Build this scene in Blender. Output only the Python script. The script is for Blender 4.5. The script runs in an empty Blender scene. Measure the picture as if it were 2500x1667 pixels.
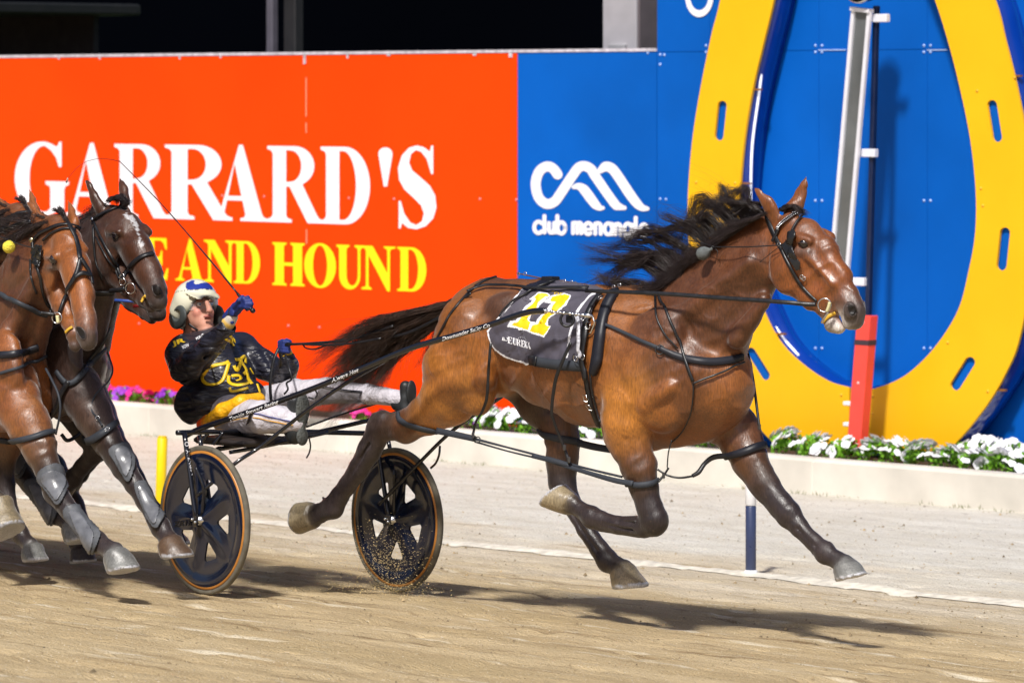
import bpy, math, random
import numpy as np
from mathutils import Vector, Matrix
from mathutils.bvhtree import BVHTree
from mathutils.geometry import tessellate_polygon
random.seed(7); RNG = np.random.default_rng(7)
SC = bpy.context.scene; COL = SC.collection
# ------------------------------------------------------------------ camera, world, sun
F = 11000.0; HC = 2.43; DC = 22.0; HOR = 234.0      # focal length in photo pixels, camera height, distance, horizon row
cam = bpy.data.cameras.new('camera'); camo = bpy.data.objects.new('camera', cam); COL.objects.link(camo)
camo.location = (0, -DC, HC); camo.rotation_euler = (math.pi/2, 0, 0)
cam.lens = F/2500*36; cam.sensor_width = 36; cam.shift_y = -(833.5-HOR)/2500
cam.clip_start = 0.5; cam.clip_end = 1000
cam.dof.use_dof = True; cam.dof.focus_distance = 21.0; cam.dof.aperture_fstop = 5.0
SC.camera = camo
SUN_EL, SUN_AZ = math.radians(50), math.radians(200)   # the floodlight side: in front and to the left
world = bpy.data.worlds.new('World'); SC.world = world; world.use_nodes = True
wn = world.node_tree; bg = wn.nodes['Background']
sky = wn.nodes.new('ShaderNodeTexSky'); sky.sky_type = 'NISHITA'; sky.sun_disc = False
sky.sun_elevation = SUN_EL; sky.sun_rotation = SUN_AZ; sky.air_density = 0.6; sky.dust_density = 3.0
wn.links.new(sky.outputs[0], bg.inputs[0]); bg.inputs[1].default_value = 0.10
sl = bpy.data.lights.new('sun', 'SUN'); sl.energy = 4.4; sl.angle = math.radians(5); sl.color = (1.0, 0.97, 0.92)
slo = bpy.data.objects.new('sun', sl); COL.objects.link(slo)
sdir = Vector((math.sin(SUN_AZ)*math.cos(SUN_EL), math.cos(SUN_AZ)*math.cos(SUN_EL), math.sin(SUN_EL)))
slo.rotation_euler = sdir.to_track_quat('Z', 'Y').to_euler(); slo.location = sdir*30
vs = SC.view_settings; vs.view_transform = 'Standard'; vs.look = 'None'; vs.exposure = -0.02; vs.gamma = 1; vs.use_curve_mapping = False
# ------------------------------------------------------------------ frames
A = math.radians(47)                                   # the track runs 47 degrees towards the camera
HV = Vector((math.cos(A), -math.sin(A), 0)); NV = Vector((math.sin(A), math.cos(A), 0))
def W(px, py, Y):                                      # photo pixel + depth -> world point
    d = DC+Y; return Vector(((px-1250)*d/F, Y, HC-(py-HOR)*d/F))
def D_at(px, w): return (w+DC*math.cos(A))/((px-1250)/F*math.sin(A)+math.cos(A))
def U(px, py, w):                                      # photo pixel on the upright plane w -> (s, z)
    d = D_at(px, w); X = (px-1250)*d/F; return (X*HV.x+(d-DC)*HV.y, HC-(py-HOR)*d/F)
def WP(s, w, z): return Vector((HV.x*s+NV.x*w, HV.y*s+NV.y*w, z))
def proj(p): d = p[1]+DC; return (1250+F*p[0]/d, HOR+F*(HC-p[2])/d)
# ------------------------------------------------------------------ objects
def link(o, parent=None):
    COL.objects.link(o)
    if parent is not None:
        o.parent = parent; o.matrix_parent_inverse = Matrix.Translation(-parent.location) if parent.get('_e') else Matrix()
    return o
def tag(o, label=None, cat=None, group=None, kind=None):
    if label: o['label'] = label
    if cat: o['category'] = cat
    if group: o['group'] = group
    if kind: o['kind'] = kind
    return o
def thing(name, label, cat, loc=(0, 0, 0), group=None):
    o = bpy.data.objects.new(name, None); o.location = loc; o.empty_display_size = .1; COL.objects.link(o)
    return tag(o, label, cat, group)
def mobj(name, V, Fc, mat, parent=None, smooth=True, mats=None, midx=None):
    # vertices are given in world coordinates; a child is stored relative to its thing's base
    me = bpy.data.meshes.new(name)
    V = np.asarray(V, dtype=float).reshape(-1, 3)
    base = Vector((0, 0, 0)); q = parent
    while q is not None: base = base+q.location; q = q.parent
    if parent is None and len(V):
        c = V.mean(0); loc = Vector((c[0], c[1], V[:, 2].min())); V = V-np.array(loc)
    else: loc = Vector((0, 0, 0)); V = V-np.array(base)
    me.from_pydata(V.tolist(), [], [list(map(int, f)) for f in Fc])
    for m in (mats or [mat]): me.materials.append(m)
    if midx is not None: me.polygons.foreach_set('material_index', np.asarray(midx, dtype=np.int32))
    me.polygons.foreach_set('use_smooth', [smooth]*len(me.polygons)); me.update()
    o = bpy.data.objects.new(name, me); o.location = loc; COL.objects.link(o)
    if parent is not None: o.parent = parent
    return o
class MB:
    def __init__(s): s.V = []; s.F = []; s.M = []
    def add(s, V, Fc, m=0):
        n = len(s.V); s.V += [tuple(v) for v in V]; s.F += [tuple(n+i for i in f) for f in Fc]; s.M += [m]*len(Fc); return s
    def build(s, name, mat, parent=None, smooth=True, mats=None):
        return mobj(name, s.V, s.F, mat, parent, smooth, mats, s.M if mats else None)
def box(c, ax, ay, az):                                # centre and half axes
    c, ax, ay, az = map(Vector, (c, ax, ay, az)); V = [c+i*ax+j*ay+k*az for i in (-1, 1) for j in (-1, 1) for k in (-1, 1)]
    Fs = [(0, 1, 3, 2), (4, 6, 7, 5), (0, 4, 5, 1), (2, 3, 7, 6), (0, 2, 6, 4), (1, 5, 7, 3)]
    if ax.cross(ay).dot(az) < 0: Fs = [f[::-1] for f in Fs]
    return V, Fs
def bbox_(c, ax, ay, az, b=.004):                      # box with chamfered edges along its longest look
    c, ax, ay, az = map(Vector, (c, ax, ay, az)); V = []; 
    for k, q in ((-1, .0), (-1, 1), (1, 1), (1, 0)):
        pass
    rings = []
    for zz, ins in ((-1, b), (-1+b/max(az.length, 1e-6), 0), (1-b/max(az.length, 1e-6), 0), (1, b)):
        bx = b/max(ax.length, 1e-6); by = b/max(ay.length, 1e-6); sx = ins/max(ax.length, 1e-6); sy = ins/max(ay.length, 1e-6)
        for (i, j) in ((-1+bx, -1), (1-bx, -1), (1, -1+by), (1, 1-by), (1-bx, 1), (-1+bx, 1), (-1, 1-by), (-1, -1+by)):
            V.append(c+ax*(i*(1-sx))+ay*(j*(1-sy))+az*zz)
    Fs = [tuple(range(7, -1, -1)), tuple(range(24, 32))]
    for r in range(3):
        for i in range(8): Fs.append((r*8+i, r*8+(i+1) % 8, (r+1)*8+(i+1) % 8, (r+1)*8+i))
    if ax.cross(ay).dot(az) < 0: Fs = [f[::-1] for f in Fs]
    return V, Fs
def crom(P, n=6, closed=False):                        # Catmull-Rom through points (any dimension)
    P = np.array([tuple(p) for p in P], float); m = len(P)
    if m < 3 and not closed: return np.array([P[0]+(P[-1]-P[0])*t for t in np.linspace(0, 1, n+1)])
    out = []; rng = range(m if closed else m-1)
    for i in rng:
        p1, p2 = P[i % m], P[(i+1) % m]
        p0 = P[(i-1) % m] if (closed or i > 0) else 2*p1-p2
        p3 = P[(i+2) % m] if (closed or i+2 < m) else 2*p2-p1
        for k in range(n):
            t = k/n; out.append(.5*((2*p1)+(-p0+p2)*t+(2*p0-5*p1+4*p2-p3)*t*t+(-p0+3*p1-3*p2+p3)*t**3))
    if not closed: out.append(P[-1])
    return np.array(out)
def frames(P):
    P = np.asarray(P, float); T = np.gradient(P, axis=0); T /= np.maximum(np.linalg.norm(T, axis=1, keepdims=True), 1e-9)
    u = np.array([0, 0, 1.]) if abs(T[0][2]) < .9 else np.array([1., 0, 0]); Nn = []
    n = np.cross(T[0], u); n /= np.linalg.norm(n)
    for t in T:
        n = n-t*np.dot(n, t); n /= max(np.linalg.norm(n), 1e-9); Nn.append(n)
    Nn = np.array(Nn); return T, Nn, np.cross(T, Nn)
def tube(P, r, sides=10, cap=True):
    P = np.asarray([tuple(p) for p in P], float); n = len(P); r = np.broadcast_to(np.asarray(r, float), (n,)) if np.ndim(r) < 1 or len(np.atleast_1d(r)) == n else np.interp(np.linspace(0, 1, n), np.linspace(0, 1, len(r)), r)
    T, N1, B1 = frames(P); a = np.linspace(0, 2*np.pi, sides, endpoint=False)
    V = (P[:, None, :]+r[:, None, None]*(np.cos(a)[None, :, None]*N1[:, None, :]+np.sin(a)[None, :, None]*B1[:, None, :])).reshape(-1, 3)
    Fs = []
    for i in range(n-1):
        for j in range(sides): Fs.append((i*sides+j, i*sides+(j+1) % sides, (i+1)*sides+(j+1) % sides, (i+1)*sides+j))
    if cap: Fs.append(tuple(range(sides-1, -1, -1))); Fs.append(tuple((n-1)*sides+j for j in range(sides)))
    return V, Fs
def ribbon(P, Nrm, wid, th):                           # flat strap: centre line, outward normals, width, thickness
    P = np.asarray([tuple(p) for p in P], float); Nrm = np.asarray([tuple(p) for p in Nrm], float); n = len(P)
    wid = np.interp(np.linspace(0, 1, n), np.linspace(0, 1, len(np.atleast_1d(wid))), np.atleast_1d(wid))
    T = np.gradient(P, axis=0); T /= np.maximum(np.linalg.norm(T, axis=1, keepdims=True), 1e-9)
    S = np.cross(T, Nrm); S /= np.maximum(np.linalg.norm(S, axis=1, keepdims=True), 1e-9); Nn = np.cross(S, T)
    prof = [(-.5, 0), (-.46, 1), (.46, 1), (.5, 0), (.46, -.3), (-.46, -.3)]
    V = np.array([[P[i]+S[i]*wid[i]*a+Nn[i]*th*b for a, b in prof] for i in range(n)]).reshape(-1, 3); k = 6; Fs = []
    for i in range(n-1):
        for j in range(k): Fs.append((i*k+j, (i+1)*k+j, (i+1)*k+(j+1) % k, i*k+(j+1) % k))
    Fs.append(tuple(range(k))); Fs.append(tuple((n-1)*k+j for j in range(k-1, -1, -1)))
    return V, Fs
def lathe(prof, c, axis, n=32):                        # profile (radius, height) about an axis
    axis = Vector(axis).normalized(); u = axis.orthogonal().normalized(); v = axis.cross(u); c = Vector(c); V = []
    for (r, h) in prof:
        for i in range(n): a = 2*math.pi*i/n; V.append(c+axis*h+(u*math.cos(a)+v*math.sin(a))*r)
    Fs = []
    for k in range(len(prof)-1):
        for i in range(n): Fs.append((k*n+i, k*n+(i+1) % n, (k+1)*n+(i+1) % n, (k+1)*n+i))
    return V, Fs
# ------------------------------------------------------------------ materials
MATS = {}
def mat(name, col, rough=.5, metal=0, spec=.5, coat=0, var=.12, vscale=8, bump=0, bscale=60, bdist=.002, emit=0, sheen=0, stretch=None, attr=None, alpha=1, wave=None):
    if name in MATS: return MATS[name]
    m = bpy.data.materials.new(name); m.use_nodes = True; nt = m.node_tree; N = nt.nodes; L = nt.links; b = N['Principled BSDF']
    b.inputs['Base Color'].default_value = (*col, 1); b.inputs['Roughness'].default_value = rough; b.inputs['Metallic'].default_value = metal
    b.inputs['Specular IOR Level'].default_value = spec; b.inputs['Coat Weight'].default_value = coat; b.inputs['Coat Roughness'].default_value = .15
    if sheen: b.inputs['Sheen Weight'].default_value = sheen; b.inputs['Sheen Roughness'].default_value = .4
    if alpha < 1: b.inputs['Alpha'].default_value = alpha
    if emit: b.inputs['Emission Color'].default_value = (*col, 1); b.inputs['Emission Strength'].default_value = emit
    tc = N.new('ShaderNodeTexCoord'); mp = N.new('ShaderNodeMapping'); L.new(tc.outputs['Object'], mp.inputs[0])
    if stretch: mp.inputs['Scale'].default_value = stretch[0]; mp.inputs['Rotation'].default_value = (0, 0, stretch[1])
    src = None
    if attr: at = N.new('ShaderNodeAttribute'); at.attribute_name = attr; src = at.outputs['Color']
    if var:
        no = N.new('ShaderNodeTexNoise'); no.inputs['Scale'].default_value = vscale; no.inputs['Detail'].default_value = 6; L.new(mp.outputs[0], no.inputs[0])
        mr = N.new('ShaderNodeMapRange'); mr.inputs[1].default_value = .3; mr.inputs[2].default_value = .7; mr.inputs[3].default_value = 1-var; mr.inputs[4].default_value = 1+var
        L.new(no.outputs[0], mr.inputs[0]); mx = N.new('ShaderNodeVectorMath'); mx.operation = 'SCALE'
        if src is not None: L.new(src, mx.inputs[0])
        else: mx.inputs[0].default_value = col
        L.new(mr.outputs[0], mx.inputs['Scale']); L.new(mx.outputs[0], b.inputs['Base Color'])
        rr = N.new('ShaderNodeMapRange'); rr.inputs[1].default_value = .3; rr.inputs[2].default_value = .7; rr.inputs[3].default_value = max(rough-.08, .03); rr.inputs[4].default_value = min(rough+.1, 1)
        L.new(no.outputs[0], rr.inputs[0]); L.new(rr.outputs[0], b.inputs['Roughness'])
    elif src is not None: L.new(src, b.inputs['Base Color'])
    if bump:
        n2 = N.new('ShaderNodeTexNoise'); n2.inputs['Scale'].default_value = bscale; n2.inputs['Detail'].default_value = 4; L.new(mp.outputs[0], n2.inputs[0])
        bu = N.new('ShaderNodeBump'); bu.inputs['Strength'].default_value = bump; bu.inputs['Distance'].default_value = bdist
        L.new(n2.outputs[0], bu.inputs['Height']); L.new(bu.outputs[0], b.inputs['Normal'])
    MATS[name] = m; return m
BLACK = lambda: mat('black_leather', (.012, .012, .014), .38, var=.3, vscale=30, bump=.3, bscale=200)
FRAME = lambda: mat('black_painted_steel', (.006, .007, .012), .14, coat=.6, var=.05)
STEEL = lambda: mat('polished_steel', (.65, .65, .66), .18, metal=1, var=.1)
WHITE = lambda: mat('white_paint', (.82, .82, .84), .45, var=.04)
# ================================================================== THE SETTING
SLP = .06; W0 = -1.094; WL = 3.17; ZL = -SLP*(WL-W0); WK = 7.25; ZB = ZL+.235
def gz(w): return -SLP*(min(max(w, -30), WL)-W0)
def vnoise(x, y, seed):                                # smooth value noise for numpy arrays
    r = np.random.default_rng(seed).random((256, 256)); xi = np.floor(x).astype(int); yi = np.floor(y).astype(int)
    fx = x-xi; fy = y-yi; fx = fx*fx*(3-2*fx); fy = fy*fy*(3-2*fy)
    g = lambda a, b: r[a % 256, b % 256]
    return (g(xi, yi)*(1-fx)+g(xi+1, yi)*fx)*(1-fy)+(g(xi, yi+1)*(1-fx)+g(xi+1, yi+1)*fx)*fy-.5
def ground_h(S, Wd):
    z = -SLP*(np.clip(Wd, -30, WL)-W0)
    amp = np.clip(1-(Wd-3.3)/2.5, .35, 1)
    pr = vnoise(S*4.2, Wd*5.5, 5); pr2 = vnoise(S*6.1+9, Wd*8+4, 6)
    h = vnoise(S*1.0, Wd*6, 1)*.018+vnoise(S*2.6, Wd*15, 2)*.012-np.clip(pr-.22, 0, 1)*.09-np.clip(pr2-.26, 0, 1)*.08+vnoise(S*11, Wd*24, 3)*.007+vnoise(S*28, Wd*40, 4)*.005
    return z+h*amp
ss = np.concatenate([[-400, -150, -60, -30], np.arange(-15, 6, .045), [8, 14, 30, 80, 300]])
ww = np.concatenate([[-300, -60, -20, -8], np.arange(-4.6, 7.2, .028), [WK+.3]])
Sg, Wg = np.meshgrid(ss, ww, indexing='ij'); Zg = ground_h(Sg, Wg)
far = (np.abs(Sg+4) > 12) | (Wg < -5); Zg[far] = (-SLP*(np.clip(Wg, -30, WL)-W0))[far]
V = np.stack([HV.x*Sg+NV.x*Wg, HV.y*Sg+NV.y*Wg, Zg], -1).reshape(-1, 3); n1, n2 = Sg.shape
I = np.arange(n1*n2).reshape(n1, n2); Fq = np.stack([I[:-1, :-1], I[1:, :-1], I[1:, 1:], I[:-1, 1:]], -1).reshape(-1, 4)
def track_mat():
    m = bpy.data.materials.new('track_sand'); m.use_nodes = True; nt = m.node_tree; N = nt.nodes; L = nt.links; b = N['Principled BSDF']
    b.inputs['Roughness'].default_value = .95; b.inputs['Specular IOR Level'].default_value = .15
    g = N.new('ShaderNodeNewGeometry'); mp = N.new('ShaderNodeMapping'); mp.inputs['Rotation'].default_value = (0, 0, A); L.new(g.outputs['Position'], mp.inputs[0])
    def noise(sx, sy, det=5, lo=.3, hi=.7):
        q = N.new('ShaderNodeMapping'); q.inputs['Scale'].default_value = (sx, sy, 1); L.new(mp.outputs[0], q.inputs[0])
        n = N.new('ShaderNodeTexNoise'); n.inputs['Scale'].default_value = 1; n.inputs['Detail'].default_value = det; L.new(q.outputs[0], n.inputs[0])
        r = N.new('ShaderNodeMapRange'); r.inputs[1].default_value = lo; r.inputs[2].default_value = hi; L.new(n.outputs[0], r.inputs[0]); return r.outputs[0]
    def mix(f, a, c):
        x = N.new('ShaderNodeMix'); x.data_type = 'RGBA'
        if f is not None: L.new(f, x.inputs[0])
        for k, v in ((6, a), (7, c)):
            if isinstance(v, tuple): x.inputs[k].default_value = (*v, 1)
            else: L.new(v, x.inputs[k])
        return x.outputs[2]
    sep = N.new('ShaderNodeSeparateXYZ'); L.new(mp.outputs[0], sep.inputs[0])
    warp = N.new('ShaderNodeMath'); warp.operation = 'ADD'; L.new(sep.outputs[1], warp.inputs[0])
    wv = N.new('ShaderNodeMath'); wv.operation = 'MULTIPLY_ADD'; L.new(noise(.5, 2), wv.inputs[0]); wv.inputs[1].default_value = 1.2; wv.inputs[2].default_value = -.6; L.new(wv.outputs[0], warp.inputs[1])
    def band(a, c):
        r = N.new('ShaderNodeMapRange'); r.interpolation_type = 'SMOOTHSTEP'; r.inputs[1].default_value = a; r.inputs[2].default_value = c; L.new(warp.outputs[0], r.inputs[0]); return r.outputs[0]
    damp_shade = mix(noise(.45, 3.2), (.54, .42, .25), (.39, .29, .16)); damp_shade = mix(noise(.7, 9, 4, .56, .70), damp_shade, (.22, .15, .075)); damp_shade = mix(noise(.22, 1.5, 5, .52, .64), damp_shade, (.43, .325, .18)); damp_shade = mix(noise(1.1, 7, 4, .60, .72), damp_shade, (.70, .62, .47))            # raked sand in long streaks; broad darker patches paint in other horses' shadows
    dry = mix(noise(.6, 5), (.62, .54, .42), (.48, .40, .28)); dry = mix(noise(.8, 8, 4, .58, .72), dry, (.36, .28, .18))
    pale = mix(noise(2, 5), (.66, .63, .56), (.55, .51, .43)); pale = mix(noise(14, 22, 3, .64, .74), pale, (.36, .31, .27))
    c = mix(band(.6, 2.8), damp_shade, dry); c = mix(band(3.0, 4.4), c, pale)
    c = mix(noise(55, 90, 3, .62, .78), c, (.12, .085, .05))                     # dark specks of clod and grit
    c = mix(noise(70, 120, 2, .66, .72), c, (.8, .74, .62))
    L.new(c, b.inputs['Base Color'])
    h = N.new('ShaderNodeMath'); h.operation = 'ADD'; L.new(noise(9, 38), h.inputs[0]); L.new(noise(60, 90), h.inputs[1])
    bu = N.new('ShaderNodeBump'); bu.inputs['Strength'].default_value = .8; bu.inputs['Distance'].default_value = .006; L.new(h.outputs[0], bu.inputs['Height']); L.new(bu.outputs[0], b.inputs['Normal'])
    return m
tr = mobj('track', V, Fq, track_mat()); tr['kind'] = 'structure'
# infield behind the boards
V, Fs = box(WP(0, 160, ZB-.3), HV*400, NV*(160-WK-.25), (0, 0, .25)); o = mobj('infield', V, Fs, mat('infield_turf', (.03, .05, .015), .9, var=.4, vscale=2)); o['kind'] = 'structure'
# night sky backdrop, far behind everything
V = []; 
for i in range(25):
    a = math.radians(-60+120*i/24)
    for z in (-5, 60, 140): V.append((math.sin(a)*(300-z*.2), math.cos(a)*(300-z*.2)-20, z))
o = mobj('sky', V, [(i*3+k, i*3+k+1, i*3+k+4, i*3+k+3) for i in range(24) for k in (0, 1)], mat('night_sky', (.0012, .0016, .003), 1, spec=0, var=.3, vscale=.02)); o['kind'] = 'structure'
# white line: narrow strip of lime on the sand with ragged edges
sl_ = np.arange(-9, 6, .05); P0 = []; Fs = []
for i, s in enumerate(sl_):
    j = float(vnoise(np.array([s*5]), np.array([0.]), 9)[0]); k = float(vnoise(np.array([s*6]), np.array([3.]), 10)[0])
    for q, w in enumerate((WL-.09+j*.06, WL-.02, WL+.035, WL+.10+k*.06)):
        zz = float(ground_h(np.array([s]), np.array([w]))[0])+(.018 if q in (1, 2) else .004); P0.append(WP(s, w, zz))
    if i: b0 = (i-1)*4; Fs += [(b0+t, b0+4+t, b0+5+t, b0+1+t) for t in range(3)]
tag(mobj('white_line', P0, Fs, mat('lime_line', (.68, .63, .53), .95, var=.22, vscale=16, bump=.5, bscale=60, bdist=.006)), kind='structure')
# kerb with a chamfered front edge
prof = [(WK, ZL-.1), (WK, ZB-.02), (WK+.02, ZB), (WK+.14, ZB), (WK+.14, ZL-.1)]
V = []; sq = []
for s in np.arange(-60, 30.1, 2.4): sq += [s, s+.012, s+.016, s+2.388, s+2.392]
for i, s in enumerate(sq): g_ = .006 if i % 5 in (0, 1) else 0; V += [WP(s, w+(g_ if k < 3 else 0), z-(g_ if k in (1, 2, 3) else 0)) for k, (w, z) in enumerate(prof)]
Fs = [(i*5+k, (i+1)*5+k, (i+1)*5+k+1, i*5+k+1) for i in range(len(sq)-1) for k in range(4)]
o = mobj('kerb', V, Fs, mat('kerb_concrete', (.64, .60, .53), .85, var=.2, vscale=1.8, bump=.4, bscale=30), smooth=False); o['kind'] = 'structure'
V = []; Fs = []; sq = np.arange(-16, 6, .06); wq = np.linspace(WK+.14, 8.35, 14)
for s in sq:
    for w in wq: V.append(WP(s, w, ZB-.035+.03*float(vnoise(np.array([s*9]), np.array([w*12]), 11)[0])))
n = len(wq); Fs = [(i*n+k, (i+1)*n+k, (i+1)*n+k+1, i*n+k+1) for i in range(len(sq)-1) for k in range(n-1)]
o = mobj('flower_bed', V, Fs, mat('bed_soil', (.045, .025, .015), .95, var=.4, vscale=30, bump=1, bscale=80, bdist=.01)); o['kind'] = 'structure'
# sparse weeds at the foot of the kerb
mb = MB()
for i in range(500):
    s = random.uniform(-12, 5); 
    if float(vnoise(np.array([s*1.7]), np.array([1.]), 12)[0]) < .05: continue
    w = WK-random.uniform(.01, .12); p = WP(s, w, ZL); h = random.uniform(.01, .035); t = Vector((random.uniform(-1, 1), random.uniform(-1, 1), 0))*.015
    mb.add([p-HV*.004, p+HV*.004, p+t+Vector((0, 0, h))], [(0, 1, 2)])
tag(mb.build('grass', mat('weed_green', (.16, .17, .07), .8)), 'short dry green weeds growing along the foot of the kerb', 'grass', kind='stuff')

# ------------------------------------------------------------------ lettering on the boards
def arc(cx, cy, rx, ry, a0, a1, n=14): return [(cx+rx*math.cos(math.radians(a)), cy+ry*math.sin(math.radians(a))) for a in np.linspace(a0, a1, n)]
GL = {
 'A': ([[(0, 0), (.32, 0), (.32, .035), (.235, .06), (.215, .10), (.265, .27), (.55, .27), (.60, .09), (.585, .05), (.51, .035), (.51, 0), (1, 0), (1, .035), (.93, .06), (.90, .10), (.555, 1.01), (.485, 1.01), (.14, .12), (.10, .06), (0, .035)], [(.285, .33), (.53, .33), (.405, .76)]]),
 'R': ([[(0, 0), (.44, 0), (.44, .04), (.36, .06), (.34, .10), (.34, .47), (.40, .47), (.72, 0), (1, 0), (1, .04), (.93, .06), (.89, .10), (.63, .50)]+arc(.50, .745, .34, .255, -60, 90)+[(0, 1), (0, .96), (.07, .94), (.10, .90), (.10, .10), (.07, .06), (0, .04)], [(.34, .53), (.34, .945)]+arc(.42, .74, .19, .205, 90, -90)]),
 'D': ([[(0, 0), (.46, 0)]+arc(.46, .5, .46, .5, -90, 90, 22)+[(0, 1), (0, .96), (.07, .94), (.10, .90), (.10, .10), (.07, .06), (0, .04)], [(.35, .055), (.35, .945)]+arc(.42, .5, .24, .445, 90, -90, 20)]),
 'O': ([arc(.5, .5, .5, .52, 0, 345, 30), arc(.5, .5, .22, .465, 0, 345, 30)]),
 'H': ([[(0, 0), (.44, 0), (.44, .04), (.36, .07), (.36, .46), (.64, .46), (.64, .07), (.56, .04), (.56, 0), (1, 0), (1, .04), (.92, .07), (.92, .93), (1, .96), (1, 1), (.56, 1), (.56, .96), (.64, .93), (.64, .54), (.36, .54), (.36, .93), (.44, .96), (.44, 1), (0, 1), (0, .96), (.08, .93), (.08, .07), (0, .04)]]),
 'N': ([[(0, 0), (.30, 0), (.30, .04), (.22, .07), (.21, .13), (.21, .78), (.76, -.02), (.84, -.02), (.84, .87), (.86, .93), (1, .96), (1, 1), (.66, 1), (.66, .96), (.75, .93), (.76, .87), (.76, .40), (.33, 1), (0, 1), (0, .96), (.10, .93), (.13, .87), (.13, .13), (.12, .07), (0, .04)]]),
 'U': ([[(0, 1), (0, .96), (.08, .93), (.10, .88), (.10, .34)]+arc(.47, .30, .37, .32, 180, 360, 16)+[(.84, .88), (.88, .93), (1, .96), (1, 1), (.64, 1), (.64, .96), (.73, .93), (.75, .88), (.75, .34)]+arc(.555, .32, .195, .25, 360, 180, 12)+[(.36, .88), (.38, .93), (.46, .96), (.46, 1)]]),
 'E': ([[(0, 0), (.95, 0), (1, .28), (.94, .28), (.85, .12), (.72, .06), (.42, .06), (.42, .48), (.58, .48), (.66, .44), (.70, .34), (.75, .34), (.75, .70), (.70, .70), (.66, .58), (.58, .54), (.42, .54), (.42, .94), (.68, .94), (.80, .88), (.88, .73), (.94, .73), (.92, 1), (0, 1), (0, .96), (.10, .93), (.12, .88), (.12, .12), (.10, .07), (0, .04)]]),
 'G': ([arc(.52, .5, .52, .52, 62, 300, 30)+[(.86, .03), (.93, .08), (.93, .36), (.95, .40), (1.02, .43), (1.02, .47), (.58, .47), (.58, .43), (.66, .40), (.67, .36), (.67, .09), (.60, .045)]+arc(.55, .5, .27, .46, 280, 85, 24)+[(.68, .90), (.78, .80), (.83, .67), (.88, .67), (.88, 1.02), (.84, 1.02), (.80, .955)]]),
 "'": ([[(.38, 0), (.62, 0), (1, .80)]+arc(.5, .85, .5, .15, 0, 180, 8)+[(0, .80)]]),
}
_sc = crom([(.80, .80), (.66, .93), (.46, .965), (.27, .88), (.19, .76), (.30, .64), (.55, .52), (.77, .37), (.80, .22), (.68, .08), (.48, .03), (.28, .07), (.13, .22)], 5)
_sw = np.interp(np.linspace(0, 1, len(_sc)), [0, .12, .3, .5, .7, .88, 1], [.04, .05, .17, .24, .2, .05, .04])
_st = np.gradient(_sc, axis=0); _st /= np.linalg.norm(_st, axis=1, keepdims=True); _sn = np.stack([-_st[:, 1], _st[:, 0]], 1)*.62
_l = [tuple(p) for p in _sc+_sn*_sw[:, None]]; _r = [tuple(p) for p in _sc-_sn*_sw[:, None]]
GL['S'] = [_l+[(.06, .30), (.02, .30), (.02, -.02), (.07, -.02), (.10, .04), (.16, .05)]+_r[::-1][2:]+[(.83, .66), (.90, .66), (.90, 1.03), (.85, 1.03), (.83, .96)]]
GL['S'] = [[(.90, .67), (.90, 1.03), (.85, 1.03), (.82, .955), (.66, 1.01), (.5, 1.03), (.30, 1.0), (.12, .90), (.02, .74), (.05, .59), (.18, .47), (.42, .36), (.60, .27), (.67, .17), (.62, .07), (.48, .02), (.33, .05), (.18, .16), (.09, .32), (.04, .32), (.04, -.03), (.09, -.03), (.12, .04), (.28, -.02), (.48, -.035), (.72, .01), (.90, .11), (.98, .25), (.95, .40), (.82, .52), (.60, .62), (.38, .71), (.30, .81), (.35, .92), (.47, .97), (.60, .95), (.74, .86), (.85, .67)]]
def poly_fill(loops, fn, mb, m=0):
    L3 = [[Vector((p[0], p[1], 0)) for p in lp] for lp in loops]; tri = tessellate_polygon(L3); flat = [p for lp in L3 for p in lp]
    P = [fn(p.x, p.y) for p in flat]; mb.add(P, [t for t in tri], m)
def word(mb, items, z0, z1, w):
    for k_, (ch, p0, p1) in enumerate(items):
        s0 = U(p0, 500, w)[0]; s1 = U(p1, 500, w)[0]; w_ = w-(k_ % 2)*.002
        poly_fill(GL[ch], lambda x, y: WP(s0+(s1-s0)*x, w_, z0+(z1-z0)*y), mb)
def stroke(mb, pts, wd, fn, off=[0]):                  # flat round-ended stroke in 2D, mapped by fn(x, y, lift)
    P = np.asarray(pts, float); n = len(P); T = np.gradient(P, axis=0); T /= np.maximum(np.linalg.norm(T, axis=1, keepdims=True), 1e-9)
    Nn = np.stack([-T[:, 1], T[:, 0]], 1); wd = np.interp(np.linspace(0, 1, n), np.linspace(0, 1, len(np.atleast_1d(wd))), np.atleast_1d(wd))/2
    off[0] = (off[0]+1) % 9; l = off[0]*.0006
    V = [fn(*(P[i]+Nn[i]*wd[i]), l) for i in range(n)]+[fn(*(P[i]-Nn[i]*wd[i]), l) for i in range(n)]
    Fs = [(i, i+1, n+i+1, n+i) for i in range(n-1)]
    for e, sg in ((0, -1), (n-1, 1)):
        c = len(V); V.append(fn(*P[e], l)); a0 = math.atan2(Nn[e][1], Nn[e][0]); ring = []
        for k in range(9): a = a0-sg*math.pi*k/8; V.append(fn(P[e][0]+wd[e]*math.cos(a), P[e][1]+wd[e]*math.sin(a), l)); ring.append(c+1+k)
        Fs += [(c, ring[k], ring[k+1]) for k in range(8)]
    mb.add(V, Fs)
def fitted_panel(s0, s1, z0, z1, w, th=.03): return box(WP((s0+s1)/2, w+th/2, (z0+z1)/2), HV*((s1-s0)/2), NV*(th/2), (0, 0, (z1-z0)/2))
WS = 8.2
def sxy(px, w=WS): return U(px, 500, w)[0]
zt = U(1265, 130, WS)[1]; s_l = sxy(-900)-9; s_m = sxy(1263); s_b = sxy(1604); s_r = sxy(3400)
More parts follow.
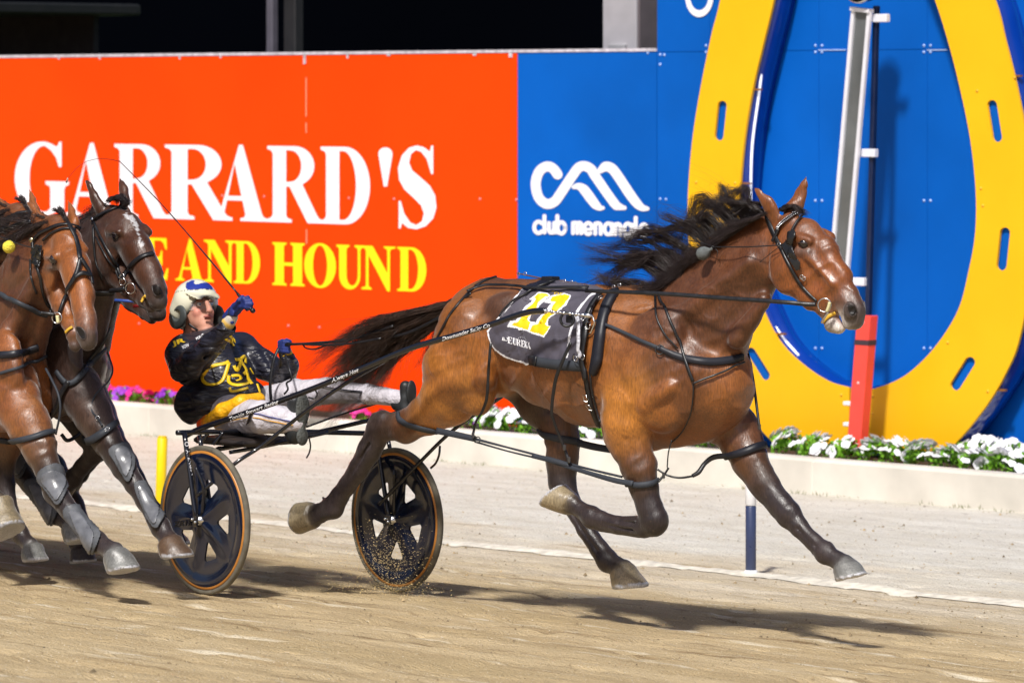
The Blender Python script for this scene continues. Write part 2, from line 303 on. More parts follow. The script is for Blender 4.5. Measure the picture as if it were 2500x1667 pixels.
ORANGE = mat('orange_vinyl', (.93, .055, .0), .6, spec=.1, var=.07, vscale=.9, bump=.05, bscale=6); BLUE = mat('blue_vinyl', (.0, .098, .46), .6, spec=.12, var=.12, vscale=1.1)
base = lambda s: WP(s, WS, ZB)
RB = thing('billboard', 'orange advertising board with big white serif name and yellow words', 'billboard', base(-4))
V, Fs = fitted_panel(s_l, s_m-.004, ZB-.06, zt, WS); mobj('panel', V, Fs, ORANGE, RB, False)
z0 = U(850, 548, WS)[1]; z1 = U(850, 359, WS)[1]; mb = MB()
word(mb, [('G', 36, 166), ('A', 160, 285), ('R', 279, 413), ('R', 403, 568), ('A', 519, 653), ('R', 653, 790), ('D', 783, 914), ('S', 970, 1068)], z0, z1, WS-.004)
word(mb, [("'", 924, 958)], z0+(z1-z0)*.5, z1, WS-.004); mb.build('white_lettering', mat('white_vinyl', (.86, .86, .9), .5, var=.02), RB, False)
y0 = U(1010, 712, WS)[1]; y1 = U(1010, 604, WS)[1]; mb = MB()
word(mb, [('H', 95, 168), ('O', 170, 242), ('R', 244, 308), ('S', 312, 352), ('E', 352, 411), ('A', 429, 498), ('N', 498, 578), ('D', 571, 641), ('H', 665, 744), ('O', 743, 821), ('U', 821, 891), ('N', 883, 966), ('D', 970, 1047)], y0, y1, WS-.004)
mb.build('yellow_lettering', mat('yellow_vinyl', (.95, .80, .0), .5, var=.02), RB, False)
mb = MB()                                              # top capping, worn where the paint has chipped
mb.add(*box(WP((s_l+s_m)/2, WS+.015, zt+.014), HV*((s_m-s_l)/2), NV*.022, (0, 0, .011)))
for px in (145, 245, 440, 540, 745, 850, 950, 1160, 1248):
    s = sxy(px); r = random.uniform(.006, .018); mb.add(*box(WP(s, WS-.006, zt-r), HV*random.uniform(.008, .02), NV*.003, (0, 0, r)))
mb.add(*box(WP(sxy(745), WS-.006, zt-.035), HV*.014, NV*.003, (0, 0, .035)))
mb.build('top_capping', mat('capping_metal', (.55, .52, .58), .4, var=.3, vscale=20), RB, False)
mb = MB()
for px, pa, pb in ((748, 190, 285), (748, 300, 325), (749, 560, 595)):
    sA, zA = U(px, pa, WS); _, zC = U(px, pb, WS); mobj('scratch', *box(WP(sA, WS-.0025, (zA+zC)/2), HV*.005, NV*.001, (0, 0, abs(zA-zC)/2)), mat('chalky_scratch', (.9, .35, .2), .7), RB, False)
def rivets(board, pts, mt, w=WS, r=.011):
    mb = MB()
    for px, py in pts:
        s, z = U(px, py, w); V, Fs = lathe([(r, 0), (r*.8, .006), (r*.3, .009), (0.0001, .0095)], WP(s, w, z), -NV, 8); mobj('rivet', V, Fs, mt, board)
rivets(RB, [(543, 478), (645, 480), (852, 484), (962, 486), (1261, 488), (1172, 486), (704, 795), (780, 799), (340, 790), (560, 791), (1180, 812)], mat('rivet_orange', (.9, .25, .25), .4))
# blue low board with the club emblem
BB = thing('billboard', 'low blue board with white looping emblem and round lowercase words', 'billboard', base(.5))
V, Fs = fitted_panel(s_m+.004, s_b-.003, ZB-.06, zt, WS); mobj('panel', V, Fs, BLUE, BB, False)
mb = MB(); mb.add(*box(WP((s_m+s_b)/2, WS+.015, zt+.014), HV*((s_b-s_m)/2-.005), NV*.022, (0, 0, .011))); mb.build('top_capping', MATS['capping_metal'], BB, False)
def Lm(x, y, l): s, z = U(1250+x/5.88, 360+y/5.88, WS-.004); return WP(s, WS-.004-l, z)
mb = MB()
c1 = crom([(655, 390), (600, 315), (525, 275), (440, 300), (375, 380), (340, 530), (375, 700), (450, 790), (530, 812), (620, 770), (700, 660), (880, 390), (960, 290), (1040, 270), (1130, 310), (1200, 420), (1460, 790), (1540, 850), (1615, 868)], 6)
stroke(mb, c1, [142, 142, 142, 142, 140, 142, 142, 140, 140, 140, 130, 60], Lm)
stroke(mb, crom([(1270, 330), (1340, 280), (1420, 295), (1500, 380), (1700, 680), (1800, 810), (1870, 865), (1945, 880)], 6), [90, 142, 142, 142, 142, 130, 100, 60], Lm)
stroke(mb, crom([(890, 570), (960, 560), (1040, 610), (1130, 730), (1200, 820), (1260, 865), (1310, 870)], 6), [60, 100, 140, 140, 130, 90, 50], Lm)
mb.build('emblem', MATS['white_vinyl'], BB, False)
mb = MB(); T_ = 56
def ring(cx, cy, rx, ry, a0, a1, t=T_): stroke(mb, arc(cx, cy, rx, ry, a0, a1, 20), t, Lm)
def bar(x0, y0_, x1, y1_, t=T_): stroke(mb, crom([(x0, y0_), (x1, y1_)], 4), t, Lm)
ring(385, 1148, 62, 82, -45, -315); bar(470, 985, 470, 1222)
bar(535, 1085, 535, 1170); ring(570, 1170, 36, 55, 0, 180); bar(612, 1085, 612, 1222)
bar(650, 985, 650, 1222); ring(710, 1155, 55, 82, 0, 360)
bar(878, 1085, 878, 1232, 56); ring(908, 1110, 32, 32, -180, 0, 50); bar(940, 1110, 940, 1232, 50); ring(970, 1110, 32, 32, -180, 0, 50); bar(1000, 1110, 1000, 1232, 56)
def ee(cx, cy): ring(cx, cy, 56, 80, 55, 350, 56); bar(cx-40, cy+10, cx+48, cy+10, 40)
ee(1100, 1165); bar(1195, 1095, 1195, 1240); ring(1235, 1130, 42, 42, -180, 0); bar(1275, 1130, 1275, 1240)
ring(1385, 1170, 55, 80, 0, 360); bar(1440, 1100, 1440, 1245); bar(1490, 1105, 1490, 1245); ring(1525, 1140, 36, 42, -180, 0); bar(1562, 1140, 1562, 1250)
ring(1670, 1170, 52, 78, 0, 360); bar(1725, 1110, 1725, 1250); ring(1675, 1255, 50, 52, 0, 160); bar(1778, 1010, 1778, 1255); ee(1895, 1185)
mb.build('lettering', MATS['white_vinyl'], BB, False)
rivets(BB, [(1610-28, 130)], mat('rivet_blue', (.35, .5, .85), .4))
# tall blue board behind the horseshoe
TB = thing('billboard', 'tall blue board of riveted panels rising behind the yellow horseshoe', 'billboard', base(3))
zt2 = U(1604, -900, WS)[1]; edges = [1604, 1732, 1999, 2264, 2560, 3400]; mb = MB()
zs = [ZB-.06, U(2000, 124, WS)[1], zt2]
for i in range(5):
    for k in range(2): mb.add(*bbox_(WP((sxy(edges[i])+sxy(edges[i+1]))/2, WS+.015, (zs[k]+zs[k+1])/2), HV*((sxy(edges[i+1])-sxy(edges[i]))/2-.0015), NV*.015, (0, 0, (zs[k+1]-zs[k])/2-.0015), .0015))
mb.add(*box(WP((s_b+s_r)/2, WS+.045, (ZB+zt2)/2), HV*((s_r-s_b)/2-.01), NV*.01, (0, 0, (zt2-ZB)/2-.01)))
mb.build('panel', BLUE, TB, False)
rv = []
for px in (1732, 1999, 2264): 
    for dx in (-8, 8): rv += [(px+dx, 490), (px+dx, 850), (px+dx, 128), (px+dx, 112)]
rv += [(1612, 134), (1622, 135), (1612, 158), (1612, 486), (1626, 487)]
rivets(TB, rv, MATS['rivet_blue'])
mb = MB()
for pa, pb in ((1999, 2066), (2264, 2314), (1880, 1890)):
    sA, zA = U(pa, 124, WS); sC, _ = U(pb, 124, WS); mobj('joint_strip', *box(WP((sA+sC)/2, WS-.004, zA+.003), HV*((sC-sA)/2), NV*.003, (0, 0, .004)), MATS['rivet_blue'], TB, False)
mb = MB(); sR, zR = U(1708, -8, WS-.004); stroke(mb, [(sR+.118*math.cos(a), zR+.125*math.sin(a)) for a in np.linspace(0, 2*math.pi, 40)], .05, lambda x, y, l: WP(x, WS-.004-l, y)); mb.build('lettering', MATS['white_vinyl'], TB, False)
# ------------------------------------------------------------------ the giant horseshoe
WH = 7.96
outL = crom([(1790, -180), (1758, 0), (1737, 84), (1711, 210), (1692, 327), (1681, 444), (1679, 538), (1685, 650), (1703, 760), (1735, 860), (1785, 960), (1835, 1025), (1885, 1078)], 5)
inL = crom([(1925, -180), (1889, 0), (1861, 117), (1837, 220), (1819, 327), (1809, 421), (1806, 491), (1812, 580), (1832, 675), (1861, 755), (1900, 830), (1954, 886), (2018, 929), (2073, 946)], 5)
outR = crom([(2350, -180), (2427, 0), (2452, 94), (2480, 206), (2502, 320), (2516, 440), (2520, 560), (2512, 700), (2486, 836), (2457, 907), (2418, 975), (2364, 1046), (2314, 1102)], 5)
inR = crom([(2215, -180), (2282, 0), (2312, 94), (2340, 201), (2368, 337), (2382, 468), (2380, 575), (2363, 669), (2343, 746), (2311, 807), (2264, 868), (2207, 918), (2146, 945), (2111, 950)], 5)
def slot(cx, cy, L_, wd, deg):
    a = math.radians(deg); out = []
    for sg in (1, -1):
        for t in np.linspace(-90, 90, 9):
            b_ = math.radians(t); x = wd/2*math.sin(b_)*sg; y = sg*(-(L_/2-wd/2)-wd/2*math.cos(b_)); out.append((cx+x*math.cos(a)-y*math.sin(a), cy+x*math.sin(a)+y*math.cos(a)))
    return out
HS = thing('horseshoe_sign', 'giant yellow horseshoe standing upright in front of the tall blue board', 'sign', WP(sxy(2090, WH), WH, ZB))
YEL = mat('horseshoe_yellow', (.90, .47, .004), .45, spec=.3, coat=.1, var=.05, vscale=1.4, bump=.08, bscale=5)
SIDE = mat('horseshoe_blue_side', (.0, .03, .27), .16, coat=1, var=.05)
def shoe(outer, inner, bottom, slots):
    loop = [tuple(p) for p in outer]+bottom+[tuple(p) for p in inner[::-1]]
    def fn(w): return lambda x, y: WP(U(x, y, WH)[0], w, U(x, y, WH)[1])
    mb = MB(); poly_fill([loop]+slots, fn(WH), mb); poly_fill([loop]+slots, fn(WH+.02), mb)
    for lp in [loop]+slots:
        n = len(lp); V = [fn(WH)(*p) for p in lp]+[fn(WH+.02)(*p) for p in lp]; mb.add(V, [(i, (i+1) % n, n+(i+1) % n, n+i) for i in range(n)])
    mb.build('face_plate', YEL, HS, False)
    for sl_o in slots: mb = MB(); c_ = np.mean(sl_o, 0); poly_fill([[tuple(c_+(np.array(p)-c_)*1.25) for p in sl_o]], fn(WH+.028), mb); mb.build('slot_backing', BLUE, HS, False)
    # bulging blue side walls between the face and the board
    mb = MB(); n = len(loop); L2 = np.array([U(*p, WH) for p in loop]); T = np.roll(L2, -1, 0)-np.roll(L2, 1, 0); T /= np.linalg.norm(T, axis=1, keepdims=True); Nn = np.stack([T[:, 1], -T[:, 0]], 1)
    if sum(L2[i][0]*L2[(i+1) % n][1]-L2[(i+1) % n][0]*L2[i][1] for i in range(n)) < 0: Nn = -Nn
    V = []; K = 9
    for j in range(K):
        t = j/(K-1); bul = .035*math.sin(math.pi*min(t*1.15, 1))-.012
        for i in range(n): q = L2[i]+Nn[i]*bul; V.append(WP(q[0], WH+.03+t*(WS-WH-.032), q[1]))
    Fs = [(j*n+i, j*n+(i+1) % n, (j+1)*n+(i+1) % n, (j+1)*n+i) for j in range(K-1) for i in range(n)]
    mb.add(V, Fs); mb.build('side_wall', SIDE, HS)
shoe(outL, inL, [(1950, 1084), (2073, 1090)], [slot(1759, 295, 98, 22, 6), slot(1850, 888, 90, 24, -32)])
shoe(outR, inR, [(2200, 1101), (2111, 1096)], [slot(2428, 296, 104, 24, -9), slot(2449, 608, 106, 25, 6), slot(2350, 912, 92, 26, 32)][:])
mb = MB(); q = crom([(1872, 60), (1862, 150), (1854, 224), (1837, 351), (1833, 468), (1834, 560), (1848, 660), (1872, 750), (1905, 815), (1950, 868)], 6)
mb.add(*tube([WP(*[U(x, y, WH+.06)[0]], WH+.06, U(x, y, WH+.06)[1]) for x, y in q], .009)); mb.build('light_tube', mat('light_tube_white', (.9, .92, 1), .2, var=0, emit=.6), HS); mb = MB()
q = crom([(2424, -60), (2440, 0), (2455, 60), (2464, 100)], 6); mb.add(*tube([WP(U(x, y, WH+.06)[0], WH+.06, U(x, y, WH+.06)[1]) for x, y in q], .009)); mb.build('light_tube', MATS['light_tube_white'], HS)
mb = MB()
for x, y in ((1846, 219), (1820, 448), (1818, 495), (1905, 815), (2480, 186), (2443, 952)):
    s, z = U(x, y, WH+.02); mobj('bracket', *box(WP(s, WH+.03, z), HV*.04, NV*.012, (0, 0, .007)), mat('bracket_brown', (.25, .10, .02), .5), HS, False)
rivets(HS, [(1700, 445), (1795, 447), (2395, 460), (2400, 502), (2314, 836), (2412, 955), (2054, 964), (2131, 968), (2130, 1010), (2386, 222), (2477, 190)], mat('rivet_yellow', (.75, .42, .02), .35), WH)
# ------------------------------------------------------------------ finish post with its mirror
WM = 7.7
def up(px, py, w=WM): s, z = U(px, py, w); return WP(s, w, z)
FM = thing('finish_mirror', 'tall silver framed mirror leaning in front of the blue board', 'mirror', WP(sxy(2035, WM), WM, ZB))
T0, B0 = up(2104, 25), up(2046, 700); axis = (T0-B0); L_ = axis.length; ax = axis.normalized(); sd = ax.cross(NV).normalized(); mid = (T0+B0)/2
mb = MB()
wd = .074
for sg in (-1, 1): mb.add(*bbox_(mid+sd*sg*wd, ax*(L_/2), NV*.014, sd*.015, .003))
mb.add(*bbox_(T0, sd*(wd+.014), NV*.03, ax*.014, .003)); mb.add(*bbox_(B0, sd*(wd+.014), NV*.03, ax*.014, .003))
mb.build('frame', mat('brushed_aluminium', (.80, .80, .86), .4, metal=.15, spec=.6, var=.05), FM, False)
V, Fs = box(mid+NV*.01, ax*(L_/2-.015), NV*.004, sd*(wd-.014)); mobj('glass', V, Fs, mat('mirror_glass', (.13, .14, .145), .12, metal=.25, spec=.7, var=.5, vscale=1.6), FM, False)
for py in (45, 366, 687):
    t = (687-py)/(687-25); c = B0.lerp(T0, max(min(t, .97), .02)); 
    V, Fs = bbox_(c+HV*.13+NV*.05, HV*.075, NV*.02, (0, 0, .028), .004); mobj('bracket', V, Fs, MATS['brushed_aluminium'], FM, False)
c1_, c0_ = up(2140, 15, WM+.08), up(2120, 770, WM+.08)
mb = MB(); mb.add(*bbox_((c1_+c0_)/2, (c1_-c0_)/2, NV*.02, HV*.018, .004)); mb.build('back_post', mat('dark_blue_post', (.004, .012, .05), .4), FM, False)
RP = thing('finish_post', 'red finish post with black band standing in the horseshoe gap', 'post', up(2085, 1095, WM-.05))
a_, b_ = up(2118, 770, WM-.05), up(2092, 1098, WM-.05)
mb = MB(); mb.add(*bbox_((a_+b_)/2, (a_-b_)/2, NV*.04, HV*.062, .004)); mb.build('post', mat('red_paint', (.85, .07, .05), .4, var=.05), RP, False)
c = a_.lerp(b_, .2); mb = MB(); mb.add(*bbox_(c, (a_-b_).normalized()*.018, NV*.043, HV*.065, .002)); mb.build('band', mat('black_band', (.05, .03, .04), .5), RP, False)
mb = MB()
for t in (.05, .5): V, Fs = lathe([(.012, 0), (.008, .006), (.0001, .008)], a_.lerp(b_, t)-NV*.041, -NV, 10); mobj('bolt', V, Fs, mat('rivet_red', (.9, .4, .4), .4), RP)
for py, nm in ((985, 'clamp'), (1036, 'clamp')):
    V, Fs = bbox_(up(2083, py, WM+.1), HV*.07, NV*.03, (0, 0, .014), .004); mobj('clamp', V, Fs, WHITE(), RP, False)
LP = thing('finish_lamp', 'round black lamp housing above the top of the mirror', 'lamp', up(2112, -30))
V, Fs = lathe([(.0001, -.05), (.08, -.05), (.12, -.02), (.125, .06), (.09, .10), (.0001, .11)], up(2112, -38), -NV, 28); mobj('housing', V, Fs, mat('lamp_black', (.01, .01, .012), .3), LP)
V, Fs = lathe([(.125, .05), (.135, .055), (.135, .075), (.125, .08)], up(2112, -38), -NV, 28); mobj('rim', V, Fs, STEEL(), LP)
# ------------------------------------------------------------------ marker posts on the line
def marker(px, w, h, r, mats_, label, name='marker_post', lean=0):
    s = sxy(px, w); b = WP(s, w, gz(w)); t = thing(name, label, 'post', b); up_ = Vector((lean, 0, 1))
    for z0, z1, m, nm, k in mats_:
        V, Fs = lathe([(.0001, z0), (r*k*.9, z0), (r*k, z0+.004), (r*k, z1-.006), (r*k*.85, z1), (.0001, z1)], b, up_, 20); mobj(nm, V, Fs, m, t)
    return t
NAVY = mat('navy_plastic', (.035, .05, .12), .35, var=.08); YP = mat('yellow_plastic', (.9, .62, .0), .35, var=.05)
marker(1833, WL, .60, .030, [(-.02, .035, WHITE(), 'foot', 1.25), (.03, .395, NAVY, 'post', 1), (.395, .62, WHITE(), 'cap', 1.03)], 'navy marker post with white top standing on the white line')
marker(391, WL, .5, .034, [(-.02, .48, YP, 'post', 1), (.4801, .492, mat('yellow_cap', (.8, .5, .0), .5), 'cap', .9)], 'yellow plastic marker post behind the near sulky wheel', lean=.03)
# ------------------------------------------------------------------ dim structures behind the boards
def bgpost(name, px0, px1, py_top, w, m, label, cat, extra=None):
    s0, s1 = sxy(px0, w), sxy(px1, w); z1_ = U(px0, py_top, w)[1]; t = thing(name, label, cat, WP((s0+s1)/2, w, ZB-.05))
    V, Fs = bbox_(WP((s0+s1)/2, w, (ZB-.05+z1_)/2), HV*((s1-s0)/2), NV*((s1-s0)/2.2), (0, 0, (z1_-ZB+.05)/2), .01); mobj('column', V, Fs, m, t, False)
    if extra: extra(t, (s0+s1)/2, w, z1_, (s1-s0))
    return t
def plates(t, s, w, z, wd):
    V, Fs = bbox_(WP(s, w, U(1530, 118, w)[1]), HV*.09, NV*.2, (0, 0, .03), .01); mobj('bolt_plate', V, Fs, mat('grey_cast', (.3, .3, .32), .5), t, False)
    V, Fs = box(WP(s+wd*.53, w-.02, (ZB+z)/2), HV*(wd*.03), NV*.12, (0, 0, (z-ZB)/2)); mobj('edge_strip', V, Fs, mat('grey_dark', (.12, .10, .11), .5), t, False)
bgpost('support_column', 1508, 1590, -400, 8.75, mat('pale_column', (.38, .37, .40), .6, var=.06), 'pale grey column rising behind the low blue board', 'column', plates)
def lampx(t, s, w, z, wd):
    V, Fs = bbox_(WP(s+.16, w+.1, (ZB+z)/2), HV*.075, NV*.05, (0, 0, (z-ZB)/2), .01); mobj('cable_tray', V, Fs, mat('tray_dark', (.012, .012, .014), .6), t, False)
bgpost('light_pole', 657, 672, -500, 9.4, mat('pole_grey', (.09, .085, .11), .5), 'thin grey steel pole behind the middle of the orange board', 'pole', lampx)
SH = thing('shelter', 'dark roofed shelter with pale posts behind the left end of the orange board', 'shelter', WP(sxy(-100, 11), 11, ZB-.05))
w = 11; s0, s1 = sxy(-700, w), sxy(104, w); zr = U(50, 36, w)[1]; zq = U(50, 8, w)[1]
V, Fs = bbox_(WP((s0+s1)/2, w, (zr+zq)/2), HV*((s1-s0)/2), NV*1.2, (0, 0, (zq-zr)/2), .02); mobj('roof', V, Fs, mat('roof_dark', (.004, .005, .006), .6), SH, False)
for px in (91, -300):
    s = sxy(px, w); V, Fs = lathe([(.028, 0), (.028, zr-ZB)], WP(s, w-.9, ZB), (0, 0, 1), 12); mobj('post', V, Fs, mat('post_pale', (.16, .15, .16), .5), SH)
V, Fs = box(WP(sxy(-150, w), w+.9, (ZB+zr)/2), HV*abs(sxy(48, w)-sxy(-348, w))*.5, NV*.03, (0, 0, (zr-ZB)/2)); mobj('back_wall', V, Fs, mat('wall_dark', (.010, .008, .012), .7), SH, False)
s = sxy(22, w); V, Fs = box(WP(s, w-.5, U(20, 130, w)[1]), HV*.09, NV*.05, (0, 0, .22)); mobj('cabinet', V, Fs, mat('cab_grey', (.05, .05, .055), .6), SH, False)
# ------------------------------------------------------------------ petunias along the bed
LEAF = mat('petunia_leaf', (.20, .46, .03), .5, var=.35, vscale=40); 
def plant(proto_seed, petal):
    rn = random.Random(proto_seed); t = thing('petunia', 'x', 'flower'); lf = MB(); fl = MB()
    for i in range(150):
        a = rn.uniform(0, 6.28); el = rn.uniform(0, 1.5); r = .085*rn.uniform(.45, 1.0); c = Vector((math.cos(a)*math.cos(el)*r*1.15, math.sin(a)*math.cos(el)*r*1.15, .015+math.sin(el)*r*1.2))
        d = Vector((c.x, c.y, c.z*.5+.02)).normalized(); d = (d+Vector((rn.uniform(-.5, .5), rn.uniform(-.5, .5), rn.uniform(-.2, .6)))).normalized(); u = d.orthogonal().normalized(); u = (u+d.cross(u)*rn.uniform(-1, 1)).normalized()
        l = rn.uniform(.022, .036); wv = l*.42; nrm = d.cross(u)
        lf.add([c, c+d*l*.45+u*wv+nrm*.003, c+d*l, c+d*l*.45-u*wv+nrm*.003, c+d*l*.5-nrm*.005], [(0, 1, 4), (1, 2, 4), (2, 3, 4), (3, 0, 4)])
    for i in range(27):
        a = rn.uniform(0, 6.28); el = rn.uniform(.25, 1.5); r = .095*rn.uniform(.85, 1.1); c = Vector((math.cos(a)*math.cos(el)*r*1.2, math.sin(a)*math.cos(el)*r*1.2, .02+math.sin(el)*r*1.25))
        d = (c.normalized()+Vector((-.5, -.5, .1))).normalized(); u = d.orthogonal().normalized(); v = d.cross(u); R = rn.uniform(.021, .034); V = [c-d*.012]; K = 15
        for k in range(K): an = 2*math.pi*k/K; rr = R*(.82+.18*abs(math.cos(an*2.5))); V.append(c+(u*math.cos(an)+v*math.sin(an))*rr*.55+d*.002)
        for k in range(K): an = 2*math.pi*k/K; rr = R*(.80+.2*abs(math.cos(an*2.5))); V.append(c+(u*math.cos(an)+v*math.sin(an))*rr+d*rn.uniform(-.004, .004))
        fl.add(V, [(0, 1+k, 1+(k+1) % K) for k in range(K)]+[(1+k, 1+K+k, 1+K+(k+1) % K, 1+(k+1) % K) for k in range(K)])
    lf.build('foliage', LEAF, t); fl.build('blossom', petal, t); return t
PW = mat('petal_white', (.85, .85, .88), .6, var=.05, vscale=60); PM = mat('petal_magenta', (.75, .02, .28), .6, var=.15, vscale=60); PP = mat('petal_violet', (.28, .03, .5), .6, var=.2, vscale=60)
pro = {}
def put_plant(px, w, pet, key, label, sc=1, group='petunias planted along the bed behind the kerb'):
    k = (key, random.randint(0, 2)); s = sxy(px, w); loc = WP(s, w, ZB-.04)
    if k not in pro: r = plant(hash(k[1])*7+{'w': 1, 'm': 2, 'p': 3}[key], pet); pro[k] = r; r.location = loc
    else:
        src = pro[k]; r = src.copy(); COL.objects.link(r); r.location = loc
        for ch in list(src.children): c = ch.copy(); COL.objects.link(c); c.parent = r
    r.rotation_euler = (0, 0, random.uniform(0, 6.28)); r.scale = (sc, sc, sc*random.uniform(.9, 1.1)); tag(r, label, 'flower', group)
W1, W2 = WK+.33, WK+.66
spots = [(1922, 'under the sign beside the lead foreleg'), (1992, 'left of the horseshoe gap'), (2072, 'directly below the horseshoe gap'), (2135, 'just right of the red finish post'), (2195, 'third right of the red post'), (2250, 'below the right heel of the horseshoe'), (2318, 'where the dark side of the horseshoe ends'), (2385, 'in the front row nearing the right edge'), (2440, 'second last of the front row'), (2495, 'last at the right edge of the front row')]
for px, d_ in spots: put_plant(px, W1, PW, 'w', 'white petunia '+d_, 1.28)
for px, d_ in ((2365, 'left end of the short back row'), (2400, 'second in the short back row'), (2440, 'middle of the short back row'), (2478, 'near the right end of the short back row'), (2520, 'cut by the frame in the short back row')): put_plant(px, W2+.1, PW, 'w', 'white petunia at the '+d_, 1.3)
for i, px in enumerate(range(1130, 1860, 62)): put_plant(px+random.uniform(-8, 8), W1, PW, 'w', 'white petunia seen past the lead horse\'s belly and legs, number of stems uncertain'.replace(', number of stems uncertain', ''), 1.25, 'white petunias behind the lead horse')
for px in (1090, 1180): put_plant(px, W2, PP, 'p', 'violet petunia under the orange board beyond the hind leg', .95, 'violet petunias behind the hind leg')
for i, px in enumerate((265, 300, 335, 370, 405)): put_plant(px, W1, [PM, PP][i in (1, 4)], 'mp'[i in (1, 4)], ('pink' if i not in (1, 4) else 'violet')+' petunia '+('left of the driver, beside the dark horse', 'next to the dark horse', 'midway between horse and driver', 'close behind the driver\'s back', 'partly behind the driver\'s jacket')[i], .9)
for px in (880, 930, 985, 1040): put_plant(px, W1, PP if px > 1000 else PM, 'p' if px > 1000 else 'm', 'small petunia showing beneath the outstretched far leg', .7, 'petunias under the far leg')
# ================================================================== ORGANIC BODIES: smooth-blended volumes turned into one mesh
def surface_net(Fv, org, h):
    S = Fv < 0; nx, ny, nz = Fv.shape; C = np.zeros((nx-1, ny-1, nz-1), dtype=np.uint8)
    for i in (0, 1):
        for j in (0, 1):
            for k in (0, 1): C += S[i:nx-1+i, j:ny-1+j, k:nz-1+k]
    act = (C > 0) & (C < 8); idx = np.argwhere(act); N = len(idx); ID = -np.ones(act.shape, dtype=np.int64); ID[act] = np.arange(N)
    cor = [(i, j, k) for i in (0, 1) for j in (0, 1) for k in (0, 1)]
    vals = np.stack([Fv[idx[:, 0]+c[0], idx[:, 1]+c[1], idx[:, 2]+c[2]] for c in cor], 1)
    acc = np.zeros((N, 3)); cnt = np.zeros(N)
    for a in range(8):
        for b in range(a+1, 8):
            dif = [abs(cor[a][q]-cor[b][q]) for q in range(3)]
            if sum(dif) != 1: continue
            f0, f1 = vals[:, a], vals[:, b]; m = (f0 < 0) != (f1 < 0); t = np.where(m, f0/np.where(f0-f1 == 0, 1, f0-f1), 0)
            p = np.array(cor[a])[None]+t[:, None]*(np.array(cor[b])-np.array(cor[a]))[None]; acc[m] += p[m]; cnt[m] += 1
    Vt = (idx+acc/np.maximum(cnt, 1)[:, None])*h+np.array(org); Q = []
    for ax in range(3):
        b_, c_ = [(1, 2), (2, 0), (0, 1)][ax]; sl0 = [slice(None)]*3; sl1 = [slice(None)]*3; sl0[ax] = slice(0, -1); sl1[ax] = slice(1, None)
        A0, A1 = S[tuple(sl0)], S[tuple(sl1)]; e = np.argwhere(A0 != A1); e = e[(e[:, b_] > 0) & (e[:, c_] > 0) & (e[:, b_] < Fv.shape[b_]-1) & (e[:, c_] < Fv.shape[c_]-1)]
        ins = A0[e[:, 0], e[:, 1], e[:, 2]]; q = []
        for db, dc in ((-1, -1), (0, -1), (0, 0), (-1, 0)):
            w = e.copy(); w[:, b_] += db; w[:, c_] += dc; q.append(ID[w[:, 0], w[:, 1], w[:, 2]])
        q = np.stack(q, 1); q[~ins] = q[~ins][:, ::-1]; Q.append(q)
    return Vt, np.concatenate(Q)
